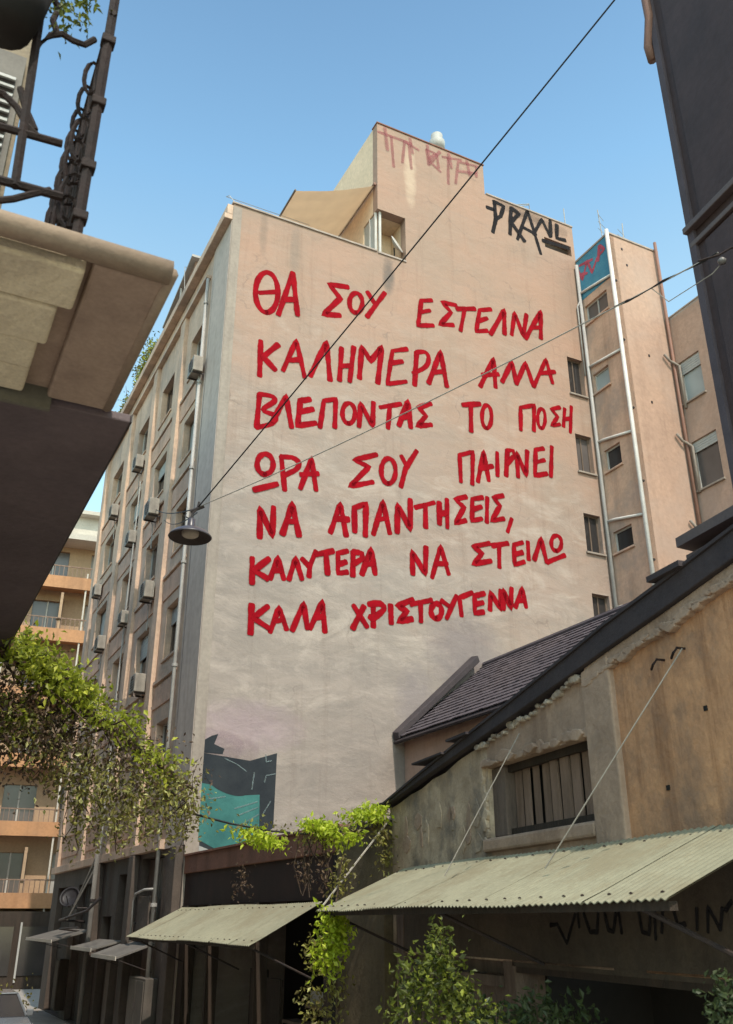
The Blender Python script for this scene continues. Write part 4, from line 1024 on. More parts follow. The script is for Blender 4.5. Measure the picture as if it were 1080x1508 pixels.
# ================================================================== CORRUGATED AWNINGS
def corrugated(fr, name, label, y0, y1, xw, xf, zt, zf, nsheet, mt, struts, wl=0.085, amp=0.0075):
    T = Thing(fr, ((xw+xf)/2, (y0+y1)/2, zf), name, label, 'awning', 'corrugated sheet awnings over the shopfronts')
    Lx = xf-xw; ns = 7
    for s_ in range(nsheet):
        a = y0+(y1-y0)*s_/nsheet; b = y0+(y1-y0)*(s_+1)/nsheet+(0.05 if s_ < nsheet-1 else 0)
        n = int((b-a)/wl*8); mb = MB(); lift = 0.004*(s_ % 2); sag = random.uniform(-0.003, 0.003)
        for side in (0, 1):
            for i in range(n+1):
                y = a+(b-a)*i/n; w = amp*math.sin(2*math.pi*y/wl)
                for k in range(ns+1):
                    t = k/ns; z = zt+(zf-zt)*t+w+lift+sag*t-side*0.006+0.010*math.sin(y*1.3+t*2)
                    mb.v.append((xw+Lx*t+((0.012*math.sin(y*5+s_)-0.012*(s_ % 3))*(t == 1)), y, z))
        N1 = (n+1)*(ns+1)
        for side in (0, 1):
            for i in range(n):
                for k in range(ns):
                    q = side*N1+i*(ns+1)+k; mb.f.append((q, q+1, q+ns+2, q+ns+1))
        for i in range(n):
            for k in (0, ns):
                q = i*(ns+1)+k; mb.f.append((q, q+ns+1, q+ns+1+N1, q+N1))
        T.part('corrugated_sheet', mb, mt, smooth=False)
    for s_ in range(nsheet*3):      # roofing nails with dark washers
        y = y0+(y1-y0)*(s_+0.5)/(nsheet*3); y = round(y/wl-0.25)*wl+0.25*wl
        for t in (0.12, 0.93):
            z = zt+(zf-zt)*t+amp; T.part('nail', MB().lathe((xw+Lx*t, y, z+0.004), [(0.0, 0.012), (0.014, 0.006), (0.016, -0.002)], 6), IRON)
    T.part('batten', MB().box(xf-Lx*0.08, xf-Lx*0.03, y0+0.05, y1-0.05, zf+(zt-zf)*0.05-0.085, zf+(zt-zf)*0.05-0.03), DARKWOOD)
    T.part('batten', MB().box(xw-0.001, xw-0.05, y0+0.05, y1-0.05, zt-0.09, zt-0.035), DARKWOOD)
    for y in struts:
        T.part('strut', MB().tube([(xf-Lx*0.06, y, zf-0.02), (xw, y, zf-0.5)], 0.018, 6), DARKM)
        T.part('rafter', MB().tube([(xf-Lx*0.04, y, zf-0.02), (xw, y, zt-0.06)], 0.02, 6), DARKM)
    return T
A1 = corrugated(R, 'sheet_awning', 'long pale green corrugated awning under the slatted window', 5.04, 12.48, XR-0.07, 3.70, 3.74, 3.21, 8, AWN, (12.2, 8.8, 5.5))
A2 = corrugated(M, 'sheet_awning', 'short pale corrugated awning over the dark shopfront left of the long one', -7.95, -0.2, -0.03, -1.22, 3.36, 2.76, 8, AWN, (-7.6, -4.2, -0.6))
# guy wires
def wire(fr, name, pts, r, mt, label, cat='wire', group=None, n=5):
    return single(fr, pts[0], name, MB().tube(pts, r, n), mt, label, cat, group)
y, z = R.hx(765, 1080, XR-0.05); ya, za = R.hx(655, 1290, 4.25)
wire(R, 'guy_wire', [(XR-0.05, y, z), (4.25, ya, za)], 0.0065, WIREG, 'left guy wire holding the long awning, crossing the slatted window', group='guy wires of the awnings')
y, z = R.hx(1005, 955, XR-0.08); ya, za = R.hx(803, 1279, 4.25)
wire(R, 'guy_wire', [(XR-0.08, y, z), (4.25, ya, za)], 0.0065, WIREG, 'right guy wire running from the wall hook to the long awning', group='guy wires of the awnings')
wire(R, 'guy_wire', [(XR-0.05, 13.0, 4.45), (3.78, 12.45, 3.27)], 0.013, WIREG, 'thick pale guy cable at the left end of the long awning', group='guy wires of the awnings')

# ================================================================== LOW SHOP between the gable and the stone house
S = Thing(M, (0, -4, 0), 'low_shop', 'dark single-storey shop with a red-brown parapet at the foot of the gable', 'shop')
S.part('parapet', MB().box(0.0, 0.3, -8.35, -0.02, 4.08, 4.46), REDPAR, bev=0.015)
S.part('coping', MB().box(-0.04, 0.36, -8.38, -0.03, 4.461, 4.50), REDPAR)
S.part('roof', MB().box(0.301, 5.85, -8.3, -0.02, 4.1, 4.2), ROOFD)
S.part('back_wall', MB().box(2.6, 2.75, -8.3, -0.02, 0, 4.1), BLACKIN)
S.part('side_wall', MB().box(0.02, 2.6, -8.35, -8.2, 0, 4.08), BLACKIN)
m = MB(); bxm(m, PX(0), -8.2, -0.02, 3.4, 4.079, 0.05, 0.25); S.part('fascia', m, mat('dark_red_fascia', (0.045, 0.022, 0.018), (0.03, 0.017, 0.014), scale=2, streak=0.4))
for y0, y1, mt in ((-8.2, -7.9, WOOD), (-4.9, -4.75, DARKWOOD), (-0.45, -0.03, WOODG), (-2.1, -2.0, DARKWOOD)):
    m = MB(); bxm(m, PX(0), y0, y1, 0, 3.399, 0.02, 0.26); S.part('post', m, DARKWOOD)
m = MB(); bxm(m, PX(0), -4.7, -3.4, 0.1, 2.1, 0.6, 0.66); S.part('door', m, DARKWOOD)
m = MB(); bxm(m, PX(0), -3.2, -2.3, 0.1, 2.2, 0.9, 0.96); S.part('door', m, DARKWOOD)
for y0, z in ((-6.9, 1.75), (-6.9, 1.15), (-5.9, 1.45)):
    m = MB(); bxm(m, PX(0), y0, y0+0.8, z, z+0.05, 0.5, 0.8); S.part('shelf', m, WOOD)
m = MB(); bxm(m, PX(0), -6.6, -6.1, 1.80, 2.0, 0.6, 0.62); S.part('pale_board', m, SHUT)
E2 = Thing(M, (0, -9, 0), 'corner_wall', 'mottled mossy wall piece between the dark shop and the long awning', 'wall')
E2.part('render', MB().box(0.0, 0.3, -9.95, -8.40, 0, 4.35), mat('mossy_render', (0.17, 0.13, 0.075), (0.09, 0.07, 0.042), scale=1.6, bump=0.5, streak=0.7))
E2.part('capping', MB().box(-0.03, 0.34, -9.95, -8.40, 4.351, 4.43), ROOFD)

# ================================================================== BALCONY on the left (near)
zb = 6.0
K = Thing(L, (0.4, 3.7, zb), 'balcony', 'overhanging balcony with a brown soffit, cream stone blocks and rusty scrolled railing', 'balcony')
m = MB().box(0.43, 0.78, 3.78, 5.17, zb, zb+0.12); K.part('soffit', m, BALST, label='smooth brown outer soffit', bev=0.02)
m = MB().box(-1.5, 0.429, 3.78, 5.15, zb+0.06, zb+0.16); K.part('soffit', m, BALST)
mb = MB().tube([(-1.6, 3.72, zb+0.035), (0.79, 3.72, zb+0.035)], 0.062, 10); mb.tube([(0.79, 3.72, zb+0.035), (0.79, 5.17, zb+0.035)], 0.04, 8); K.part('lip', mb, mat('balcony_lip', (0.34, 0.25, 0.18), (0.27, 0.20, 0.15), scale=2, bump=0.2), smooth=True)
yy = 3.80
for r_, (d, xr) in enumerate(((0.36, 0.40), (0.37, 0.34), (0.30, 0.31), (0.30, 0.29))):
    xx = xr
    for c in range(3):
        w = (0.72, 0.5, 0.6)[(c+r_) % 3]
        m = MB().box(xx-w+0.006, xx-0.01*(c+r_)%0.03, yy+0.005, yy+d-0.006, zb-0.02-random.uniform(0, 0.03), zb+0.059)
        K.part('stone_block', m, STONE, bev=0.018); xx -= w
    yy += d
# railing
def scroll(cx, cz, r, a0, a1, y, n=14, shrink=0.55):
    return [(cx+r*(1-shrink*i/n)*math.cos(math.radians(a0+(a1-a0)*i/n)), y, cz+r*(1-shrink*i/n)*math.sin(math.radians(a0+(a1-a0)*i/n))) for i in range(n+1)]
yr = 3.72; zf = zb+0.10
def hl(u, v): x, z = L.hy(u, v, yr); return (x, yr, z)
K.part('post', MB().tube([hl(22, 275), hl(63, 0), hl(80, -120)], 0.024, 6), IRON)
K.part('rail', MB().tube([hl(-60, 250), hl(0, 265), hl(92, 290)], 0.022, 6), IRON)
K.part('rail', MB().tube([hl(-60, 170), hl(0, 186), hl(92, 212)], 0.02, 6), IRON)
K.part('scroll', MB().tube([hl(-20, 130), hl(5, 138), hl(25, 158), hl(40, 185), hl(55, 200)], 0.017, 6), IRON)
K.part('scroll', MB().tube([hl(30, 130), hl(38, 160), hl(52, 192)], 0.017, 6), IRON)
K.part('scroll', MB().tube([hl(55, 68), hl(75, 52), hl(92, 50), hl(108, 60), hl(125, 66), hl(140, 58)], 0.017, 6), IRON)
K.part('scroll', MB().tube([hl(85, 50), hl(78, 30), hl(88, 10), hl(70, -10)], 0.017, 6), IRON)
K.part('scroll', MB().tube([hl(-10, 296), hl(20, 293), hl(50, 285), hl(75, 280)], 0.017, 6), IRON)
# side railing seen edge-on: corner post, pickets, rails
xs = L.hy(115, 335, yr)[0]
K.part('corner_post', MB().tube([(xs, yr, zf-0.02), (xs, yr, zf+1.7)], 0.028, 6), IRON)
for i in range(1, 9):
    y = yr+0.17*i
    K.part('picket', MB().tube([(xs, y, zf-0.02), (xs, y, zf+1.5)], 0.016, 5), IRON)
    if i < 8:
        K.part('scroll', MB().tube([(xs, y+0.085+0.06*math.cos(t), zf+0.62+0.09*math.sin(t)) for t in [k*0.7 for k in range(10)]], 0.013, 4), IRON)
for i in range(0, 8):
    y = yr+0.17*i+0.04
    for zc, rr_ in ((zf+0.22, 0.075), (zf+0.62, 0.065), (zf+1.05, 0.05)):
        K.part('scroll', MB().tube([(xs-0.045+rr_*0.8*math.cos(t), y, zc+rr_*2.3*math.sin(t)) for t in [k*0.57 for k in range(12)]], 0.012, 4), IRON)
for z in (zf+0.09, zf+0.42, zf+0.85, zf+1.5):
    K.part('rail', MB().tube([(xs, yr-0.03, z), (xs, yr+1.42, z)], 0.02, 5), IRON)
for z in (zf+0.1, zf+0.42, zf+0.85, zf+1.3):
    K.part('collar', MB().box(xs-0.036, xs+0.036, yr-0.036, yr+0.03, z-0.025, z+0.025), IRON, bev=0.006)
# wall and louvred shutter behind the rail
LB = Thing(L, (-0.8, 5.0, zb), 'old_house', 'house front with grey louvred shutters behind the rusty railing', 'house')
m = MB().box(-3.0, -0.03, 5.2, 5.5, zb+0.22, 10.5); LB.part('wall', m, mat('old_ochre_wall', (0.30, 0.24, 0.17), scale=2, bump=0.3, streak=0.5))
sh = LB.part('shutter', MB().box(-0.75, -0.06, 5.14, 5.19, zf, 8.6), mat('shutter_frame', (0.20, 0.18, 0.16), scale=3))
for k in range(30):
    z = zf+0.06+k*0.075
    LB.part('louvre', MB().prism([(-0.70, 5.13, z), (-0.70, 5.09, z-0.02), (-0.70, 5.09, z-0.01), (-0.70, 5.13, z+0.045)], (0.60, 0, 0)), SHUT, sh)
# hanging flower pot with plant
px_, pz_ = L.hy(18, 20, yr-0.06)
T = Thing(L, (px_, yr, pz_), 'flower_pot', 'black pot with trailing plant hooked on the rusty railing', 'plant')
T.part('pot', MB().lathe((px_-0.02, yr-0.1, pz_-0.16), [(0, 0), (0.13, 0), (0.17, 0.16), (0.19, 0.30), (0.16, 0.30), (0, 0.28)], 16), BLACKIN, smooth=True)
shrub(T, [hl(82, 2), hl(100, -4), hl(120, 0), hl(128, 20), hl(97, 32), hl(60, -10)], 230, (0.035, 0.06, 0.035), 0.045, LEAF_G)
T.part('stem', MB().tube([(px_, yr-0.1, pz_+0.15), hl(80, -20), hl(120, 5)], 0.006, 5), STEM)

# ---- dark overhang beyond the balcony
PURPB = mat('brown_grey_block', (0.24, 0.19, 0.165), (0.19, 0.15, 0.13), scale=0.5, streak=0.5)
T = Thing(L, (0, 8, 5.9), 'dark_overhang', 'dark purple-brown underside of the next building projecting over the street', 'building')
T.part('soffit', MB().box(-3.5, 0.95, 5.19, 12.0, 5.97, 6.03), PURP, bev=0.01)
T.part('upper_wall', MB().box(-3.5, 0.1, 5.6, 11.9, 6.031, 6.9), PURP)
T.part('edge_trim', MB().box(0.951, 0.96, 5.19, 12.0, 5.975, 6.03), DARKM)
T.part('stone_end', MB().box(-3.4, 0.46, 5.155, 5.188, 5.92, 6.16), mat('greenish_render', (0.18, 0.17, 0.13), scale=2))
T.part('wall', MB().box(-3.5, -0.9, 5.6, 12.0, 0, 5.989), PURP)

_ox, _oy = L.l(*M.o)       # unseen tall block added beside the street to shade its low part
T.part('added_shade_block', MB().box(_ox-18, _ox-9.5, _oy-14, _oy+22, 0, 17), PURPB)

# ================================================================== DARK TOWER on the right
T = Thing(R, (6.35, 3, 0), 'dark_tower', 'dark purple-brown building rising out of frame at the right edge', 'building')
TX = 6.35; YE = 6.68
T.part('wall', MB().box(TX, 10, -4, YE, 0, 17), TOWER)
T.part('ledge', MB().box(TX-0.10, TX, -4, YE+0.03, 10.36, 10.44), TOWERT, bev=0.01)
T.part('ledge', MB().box(TX-0.05, TX, -4, YE+0.0, 10.15, 10.22), TOWERT, bev=0.01)
T.part('panel', MB().box(TX-0.035, TX, -4, YE-0.22, 10.46, 16.8), TOWER, bev=0.01)
T.part('panel', MB().box(TX-0.035, TX, -4, YE-0.22, 6.9, 10.1), TOWER, bev=0.01)
T.part('corner_trim', MB().box(TX-0.045, TX-0.0, YE-0.08, YE+0.02, 6.6, 17), mat('purple_grey_trim', (0.11, 0.085, 0.095), scale=3))
hp = [(TX-0.06, YE+0.02, 17), (TX-0.06, YE-0.02, 13.95), (TX-0.05, YE+0.1, 13.55), (TX-0.02, YE+0.10, 13.3)]
T.part('bronze_pipe', MB().tube(hp, 0.06, 8), PIPEB, smooth=True)
T.part('canopy', MB().prism([(TX-0.6, 7.0, 6.50), (TX-0.6, 3.0, 6.50), (TX+0.1, 3.0, 6.44), (TX+0.1, 7.0, 6.44)], (0, 0, 0.10)), TOWERT, label='grey canopy edge projecting at the foot of the visible wall')
T.part('canopy_wall', MB().box(TX-0.5, TX-0.01, 2.9, 7.0, 5.6, 6.43), PURP)

# ================================================================== CABLES AND STREET LAMP
def sag(a, b, s_, n=24): return [a.lerp(b, i/n)-Vector((0, 0, s_*4*(i/n)*(1-i/n))) for i in range(n+1)]
joint = wp(291, 748, 13.0)
far_end = M.w(-0.05, 8.6, 16.2)
cab_b = wp(1010, -130, 7.6)
c1 = sag(joint, cab_b, 0.05, 24); mb = MB().tube(c1, 0.011, 6)
single(W, tuple(joint), 'overhead_cable', mb, CABLE, 'thick black cable rising from the street lamp to the upper right', 'cable')
attl = M.w(-0.1, 6.3, M.hx(205, 783, -0.1)[1]); 
mb = MB().tube(sag(joint, attl, 0.12, 14), 0.013, 5); mb.tube(sag(joint+Vector((0, 0, -0.08)), attl+Vector((0.3, 0, -0.35)), 0.2, 14), 0.010, 5)
single(W, tuple(attl), 'overhead_cable', mb, CABLE, 'pair of short cables tying the street lamp to the grey front', 'cable')
ins = wp(1058, 372, 7.55); mb = MB().tube(sag(joint+Vector((0.02, 0, 0.02)), ins, 0.10, 30), 0.0075, 5)
single(W, tuple(ins), 'overhead_cable', mb, WIREG, 'thin grey wire crossing the lettering to the dark tower', 'cable')
PIPED0 = mat('dirty_glass_insulator', (0.22, 0.20, 0.19), rough=0.3)
T = Thing(W, tuple(ins), 'cable_anchor', 'twisted dark cable end with a small glass insulator on the tower corner', 'cable anchor')
p0 = wp(868, 472, 8.5)
mid = joint.lerp(ins, 0.62)
tw = []
aa = sag(joint+Vector((0.02, 0, 0.02)), ins, 0.10, 60)[52:]
T.part('twist', MB().tube([Vector(p)+Vector((0.008*math.sin(i*1.4), 0, 0.008*math.cos(i*1.4))) for i, p in enumerate(aa)], [0.006+0.009*(i % 3 == 1) for i in range(len(aa))], 5), CABLE)
e = aa[-1]
T.part('insulator', MB().lathe(e+Vector((0.02, 0, -0.13)), [(0, 0), (0.035, 0.01), (0.04, 0.04), (0.02, 0.065), (0, 0.07)], 10), PIPED0, smooth=True)
T.part('hook', MB().tube([e+Vector((-0.2, 0, -0.1)), e+Vector((0, 0, -0.03)), e+Vector((0.12, 0, 0.05)), e+Vector((0.3, -0.05, 0.08))], 0.011, 5), IRON)
T.part('loose_wire', MB().tube([aa[3], aa[3]+Vector((0.15, 0, -0.16)), aa[7]+Vector((0.05, 0, -0.16)), e+Vector((0.05, 0, -0.08))], 0.006, 4), WIREG)

lc = wp(280, 792, 13.0)
T = Thing(W, tuple(lc), 'street_lamp', 'dark round enamel street lamp hanging from the cables', 'street lamp')
rr = 0.315
T.part('shade', MB().lathe(lc, [(rr, 0), (rr+0.012, 0.012), (rr, 0.03), (rr*0.82, 0.085), (rr*0.5, 0.14), (rr*0.22, 0.17), (0.06, 0.19), (0.055, 0.30), (0.03, 0.32), (0.0, 0.325)], 32), mat('lamp_enamel', (0.05, 0.042, 0.05), (0.09, 0.075, 0.08), rough=0.35, scale=5, spec=0.5), smooth=True)
T.part('reflector', MB().lathe(lc+Vector((0, 0, 0.004)), [(rr-0.004, 0), (rr*0.8, 0.06), (rr*0.45, 0.10), (0, 0.115)], 32), mat('lamp_inside', (0.085, 0.065, 0.06), scale=3), smooth=True)
T.part('lens', MB().lathe(lc+Vector((0, 0, 0.02)), [(0.0, 0.0), (0.10, 0.0), (0.125, 0.02), (0.13, 0.07)], 20), mat('frosted_lens', (0.62, 0.52, 0.42), rough=0.4, scale=5), smooth=True)
T.part('hanger', MB().tube([lc+Vector((0, 0, 0.31)), lc+Vector((0.01, 0, 0.40)), joint+Vector((0, 0, -0.02)), joint+Vector((0.02, 0, 0.10))], 0.017, 6), DARKM)
T.part('clamp', MB().tube([joint+Vector((-0.10, 0, -0.06)), joint+Vector((0.10, 0, 0.03))], 0.028, 6), DARKM)
T.part('hanger', MB().tube([lc+Vector((0, 0, 0.30)), lc+Vector((-0.12, 0, 0.36)), joint+Vector((-0.16, 0, -0.09))], 0.010, 5), DARKM)

# ================================================================== VINES
def leafcloud(paths, n, spread, size, flat=0.5):
    mb = MB()
    for _ in range(n):
        a = random.choice(paths); i = random.randrange(len(a)-1) if len(a) > 1 else 0
        p = a[i].lerp(a[min(i+1, len(a)-1)], random.random()) if len(a) > 1 else a[0]
        mb.leaf(p+Vector((random.gauss(0, spread[0]), random.gauss(0, spread[1]), random.gauss(0, spread[2]))), size, flat)
    return mb
def wl(pts, dist): return [wp(u, v, dist) for u, v in pts]
# left hanging mass
VL = Thing(W, tuple(wp(60, 980, 11.5)), 'hanging_vine', 'large yellow-green and brown vine mass hanging from the cable at the left', 'vine')
rope_l = [wp(-60, 940, 11.0), wp(20, 965, 11.2), wp(70, 1005, 11.4), wp(120, 1045, 11.7), wp(180, 1085, 12.0), wp(240, 1130, 12.3), wp(290, 1165, 12.6)]
VL.part('branch', MB().tube(rope_l, [0.09, 0.09, 0.08, 0.07, 0.06, 0.04, 0.02], 7), STEM)
for k in range(26):
    t = random.random()*0.9; i = int(t*6); a = rope_l[i].lerp(rope_l[i+1], t*6-i)
    p = [a]
    for j in range(4): p.append(p[-1]+Vector((random.uniform(-.25, .3), random.uniform(-.2, .2), random.uniform(-.3, 0.02))))
    VL.part('branch', MB().tube(p, [0.02, 0.016, 0.012, 0.008, 0.004], 4), STEM)
VL.part('foliage', leafcloud([[wp(35, 945, 11.0), wp(60, 985, 11.1), wp(95, 1005, 11.3), wp(130, 1030, 11.5)]], 1800, (0.12, 0.25, 0.13), 0.095), LEAF_Y, kind='stuff')
VL.part('foliage', leafcloud([[wp(140, 1045, 11.5), wp(165, 1065, 11.7)], [wp(185, 1060, 11.9), wp(205, 1072, 12)], [wp(180, 1090, 12), wp(260, 1125, 12.2)], [wp(215, 1105, 12), wp(245, 1150, 12.2)], [wp(30, 1040, 11.3), wp(30, 1080, 11.3)]], 900, (0.09, 0.2, 0.085), 0.09), LEAF_Y, kind='stuff')
VL.part('foliage', leafcloud([rope_l, [p-Vector((0, 0, 0.35)) for p in rope_l[:6]], [wp(0, 1020, 11.3), wp(0, 1110, 11.3)], [wp(60, 1060, 11.5), wp(60, 1120, 11.5)]], 4200, (0.20, 0.35, 0.20), 0.07), LEAF_B, kind='stuff')
VL.part('foliage', leafcloud([[wp(0, 1030, 11.3), wp(10, 1090, 11.3)], [wp(40, 1060, 11.4), wp(75, 1120, 11.5)], [wp(90, 1080, 11.6), wp(110, 1170, 11.8)], [wp(130, 1100, 11.8), wp(150, 1230, 12)], [wp(180, 1130, 12), wp(190, 1220, 12)], [wp(225, 1150, 12.1), wp(235, 1230, 12.2)], [wp(255, 1140, 12.3), wp(285, 1210, 12.4)]], 2700, (0.17, 0.3, 0.14), 0.075), LEAF_O, kind='stuff')
VL.part('foliage', leafcloud([[wp(90, 1080, 11.6), wp(110, 1170, 11.8)], [wp(130, 1100, 11.8), wp(150, 1240, 12)], [wp(180, 1130, 12), wp(170, 1240, 12)], [wp(225, 1150, 12.1), wp(235, 1230, 12.2)], [wp(255, 1140, 12.3), wp(285, 1190, 12.4)], [wp(20, 1050, 11.3), wp(60, 1100, 11.4)]], 420, (0.15, 0.3, 0.13), 0.07), leafmat('pale_sunlit_leaf', (0.40, 0.40, 0.10), (0.62, 0.60, 0.28), None, 0.4), kind='stuff')
# trailing tips
for k in range(26):
    u = random.uniform(100, 290); v = random.uniform(1120, 1190); a = wp(u, v, 12+0.3*random.random())
    p = [a]; 
    for j in range(5): p.append(p[-1]+Vector((random.uniform(-.06, .08), 0, -random.uniform(.06, .17))))
    VL.part('trailing_stem', MB().tube(p, 0.005, 4), STEM)
    mb = MB()
    for q in p:
        for _ in range(5): mb.leaf(q+Vector((random.gauss(0, .04), random.gauss(0, .04), random.gauss(0, .04))), 0.06)
    VL.part('leaf_tuft', mb, LEAF_O, kind='stuff')
# cable with bright leaves towards the stone house
ce = R.w(XR-0.1, 12.9, 4.62)
rope_r = [wp(250, 1185, 12.5), wp(290, 1200, 12.6), wp(340, 1213, 12.9), wp(400, 1224, 13.2), wp(450, 1228, 13.4), wp(500, 1222, 13.6), wp(540, 1208, 13.8), wp(572, 1192, 13.9)]
LEAF_L = leafmat('lime_leaf', (0.30, 0.38, 0.02), (0.55, 0.66, 0.045), (0.75, 0.80, 0.12), 0.5)
VR = Thing(W, tuple(wp(440, 1228, 13.3)), 'hanging_vine', 'bright lime vine strung along the cable above the low shop', 'vine')
VR.part('cable', MB().tube(rope_r, 0.014, 6), CABLE)
VR.part('foliage', leafcloud([wl([(350, 1222), (400, 1238)], 13.1), wl([(375, 1230), (415, 1243)], 13.2), wl([(445, 1213), (495, 1222)], 13.4), wl([(455, 1215), (490, 1220)], 13.4), wl([(480, 1235), (525, 1232)], 13.5), wl([(515, 1200), (560, 1205)], 13.7), wl([(540, 1190), (560, 1200)], 13.8)], 1300, (0.08, 0.15, 0.05), 0.09), LEAF_L, kind='stuff')
VR.part('foliage', leafcloud([rope_r[2:], wl([(450, 1235), (530, 1225)], 13.5), wl([(560, 1200), (572, 1280)], 13.8)], 700, (0.08, 0.12, 0.08), 0.07), LEAF_O, kind='stuff')
VR.part('dry_twigs', leafcloud([wl([(445, 1240), (450, 1300)], 13.5), wl([(470, 1245), (478, 1310)], 13.5), wl([(360, 1275), (352, 1315)], 13.2)], 260, (0.07, 0.1, 0.08), 0.06), LEAF_B, kind='stuff')
for k in range(9):
    u = 440+6*k; p = [wp(u, 1235, 13.5)]
    for j in range(4): p.append(p[-1]+Vector((random.uniform(-.1, .1), 0, -random.uniform(.1, .22))))
    VR.part('dry_stem', MB().tube(p, 0.008, 4), STEM)
# upright vine at the corner between the two awnings
VC = Thing(W, (0.0, 13.0, 0.0), 'climbing_vine', 'bright green climber growing up between the two awnings', 'vine')
VC.part('stem', MB().tube([Vector((-0.75, 12.9, 0)), wp(500, 1490, 12.9), wp(490, 1400, 12.9), wp(495, 1330, 13.0), wp(505, 1260, 13.3)], [0.03, 0.025, 0.02, 0.015, 0.01], 6), STEM)
VC.part('foliage', leafcloud([wl([(475, 1355), (505, 1365)], 12.7), wl([(485, 1365), (490, 1410)], 12.7), wl([(470, 1405), (485, 1415)], 12.7), wl([(500, 1350), (500, 1400)], 12.7)], 900, (0.08, 0.12, 0.10), 0.085), LEAF_L, kind='stuff')
VC.part('foliage', leafcloud([wl([(460, 1395), (475, 1412)], 12.7), wl([(500, 1420), (490, 1508)], 12.8), wl([(455, 1460), (470, 1500)], 12.8), wl([(505, 1270), (500, 1320)], 13.2)], 700, (0.09, 0.12, 0.12), 0.07), LEAF_O, kind='stuff')
# bush in front of the stone house
bb = R.w(3.0, 7.9, 0)
def bush(name, lab, centers, n, dist, spread, size, mt, stems):
    T = Thing(W, tuple(Vector((wp(*centers[0], dist).x, wp(*centers[0], dist).y, 0))), name, lab, 'shrub')
    P = [[wp(u, v, dist)] for u, v in centers]
    mb = MB()
    for _ in range(n):
        p = random.choice(P)[0]; mb.leaf(p+Vector((random.gauss(0, spread[0]), random.gauss(0, spread[1]), random.gauss(0, spread[2]))), size, 0.1)
    T.part('foliage', mb, mt, kind='stuff')
    for (u, v) in stems:
        e = wp(u, v, dist); b = Vector((e.x+random.uniform(-.2, .2), e.y+0.2, 0)); T.part('stem', MB().tube([b, b.lerp(e, 0.6)+Vector((.05, 0, 0)), e], [0.015, 0.010, 0.004], 5), STEM)
    return T
bush('leafy_shrub', 'bright green leafy shrub rising in front of the long awning', [(648, 1385), (645, 1400), (652, 1420), (630, 1430), (612, 1435), (660, 1440), (680, 1455), (615, 1460), (640, 1455), (600, 1470), (650, 1475), (685, 1478), (590, 1500), (640, 1500), (680, 1500), (725, 1495)], 1700, 8.2, (0.07, 0.14, 0.08), 0.06, LEAF_G, [(648, 1380), (620, 1440), (690, 1460), (600, 1480), (730, 1480)])
bush('leafy_shrub', 'dim green shrub low under the right end of the long awning', [(760, 1500), (790, 1490), (820, 1500), (720, 1510), (850, 1510), (700, 1505)], 700, 8.4, (0.10, 0.15, 0.08), 0.075, LEAF_D, [(790, 1480)])
bush('leafy_shrub', 'small green shrub at the bottom right corner', [(1070, 1450), (1055, 1480), (1078, 1500), (1060, 1500), (1085, 1470)], 260, 6.2, (0.04, 0.08, 0.05), 0.055, LEAF_D, [(1068, 1445)])
bush('leafy_shrub', 'small yellow-green shrub at the bottom left by the car', [(20, 1470), (12, 1490), (25, 1495)], 120, 27.0, (0.2, 0.2, 0.2), 0.12, LEAF_O, [(20, 1465)])

# ================================================================== ORANGE APARTMENT HOUSE in the distance
zq = [4.0, 7.5, 11.0, 14.6, 18.1, 21.3]
FO = Frame(-19.5, 50.5, 20.0)
O = Thing(FO, (0, 0, 0), 'orange_apartment_house', 'distant orange apartment house with stacked balconies at the left edge', 'building')
oh = []
for z in zq:
    for x in (-6.2, -3.0, 0.2, 3.2): oh.append((x, x+1.7, z+0.15, z+2.4))
fa = O.part('facade', wall_grid(PY(1.3), -9, 6.5, 0, 24.0, oh, 0.3), ORANGE2); weld(fa)
for h in oh:
    m = MB(); bxm(m, PY(1.3), *h, 0.2, 0.26); w = O.part('window', m, GLASSM if random.random() < .6 else SHUT)
    m = MB(); bxm(m, PY(1.3), h[0]+0.8, h[0]+0.88, h[2], h[3], 0.12, 0.19); O.part('mullion', m, FRAMEW, w)
for k, z in enumerate(zq):
    x1 = 6.2
    O.part('balcony_slab', MB().box(-9, x1, 0, 1.299, z-0.15, z+0.02), ORANGE)
    fr_ = O.part('balcony_front', MB().box(-9, x1, -0.06, 0.0, z-0.35, z+0.38), ORANGE)
    mb = MB()
    for i in range(60):
        x = -9+(x1+9)*i/60; mb.box(x, x+0.035, -0.04, -0.01, z+0.38, z+0.98)
    mb.box(-9, x1, -0.05, 0.0, z+0.98, z+1.04); O.part('railing', mb, WOODG, fr_)
    if k % 2 == 0:
        O.part('divider', MB().box(1.7, 1.85, 0.05, 1.29, z+0.021, z+2.6), ORANGE2)
for x in (-1.0, 3.0):
    O.part('balcony_post', MB().box(x, x+0.09, 0.0, 0.06, 0, 22), WHITEB)
O.part('cornice', MB().box(-9.2, 6.7, -0.3, 1.8, 24.0, 24.35), WHITEB)
O.part('penthouse', MB().box(-8, 5.5, 2.2, 8, 24.35, 26.5), WHITEB)
O.part('penthouse_roof', MB().box(-8.5, 6.0, 1.6, 8.5, 26.5, 26.75), WHITEB)
O.part('body', MB().box(-9, 6.5, 1.61, 14, 0, 24.0), ORANGE2)

O.part('shop_row', MB().box(-8.8, 6.3, -0.9, 1.28, 0, 3.5), DARKWOOD, label='dark ground floor shops')
for i in range(7):
    w = O.part('shop_window', MB().box(-8.4+2.1*i, -6.7+2.1*i, -0.95, -0.901, 0.6, 2.8), GLASS); O.part('frame', MB().box(-8.5+2.1*i, -8.41+2.1*i, -0.97, -0.901, 0.3, 3.0), SHUT, w)
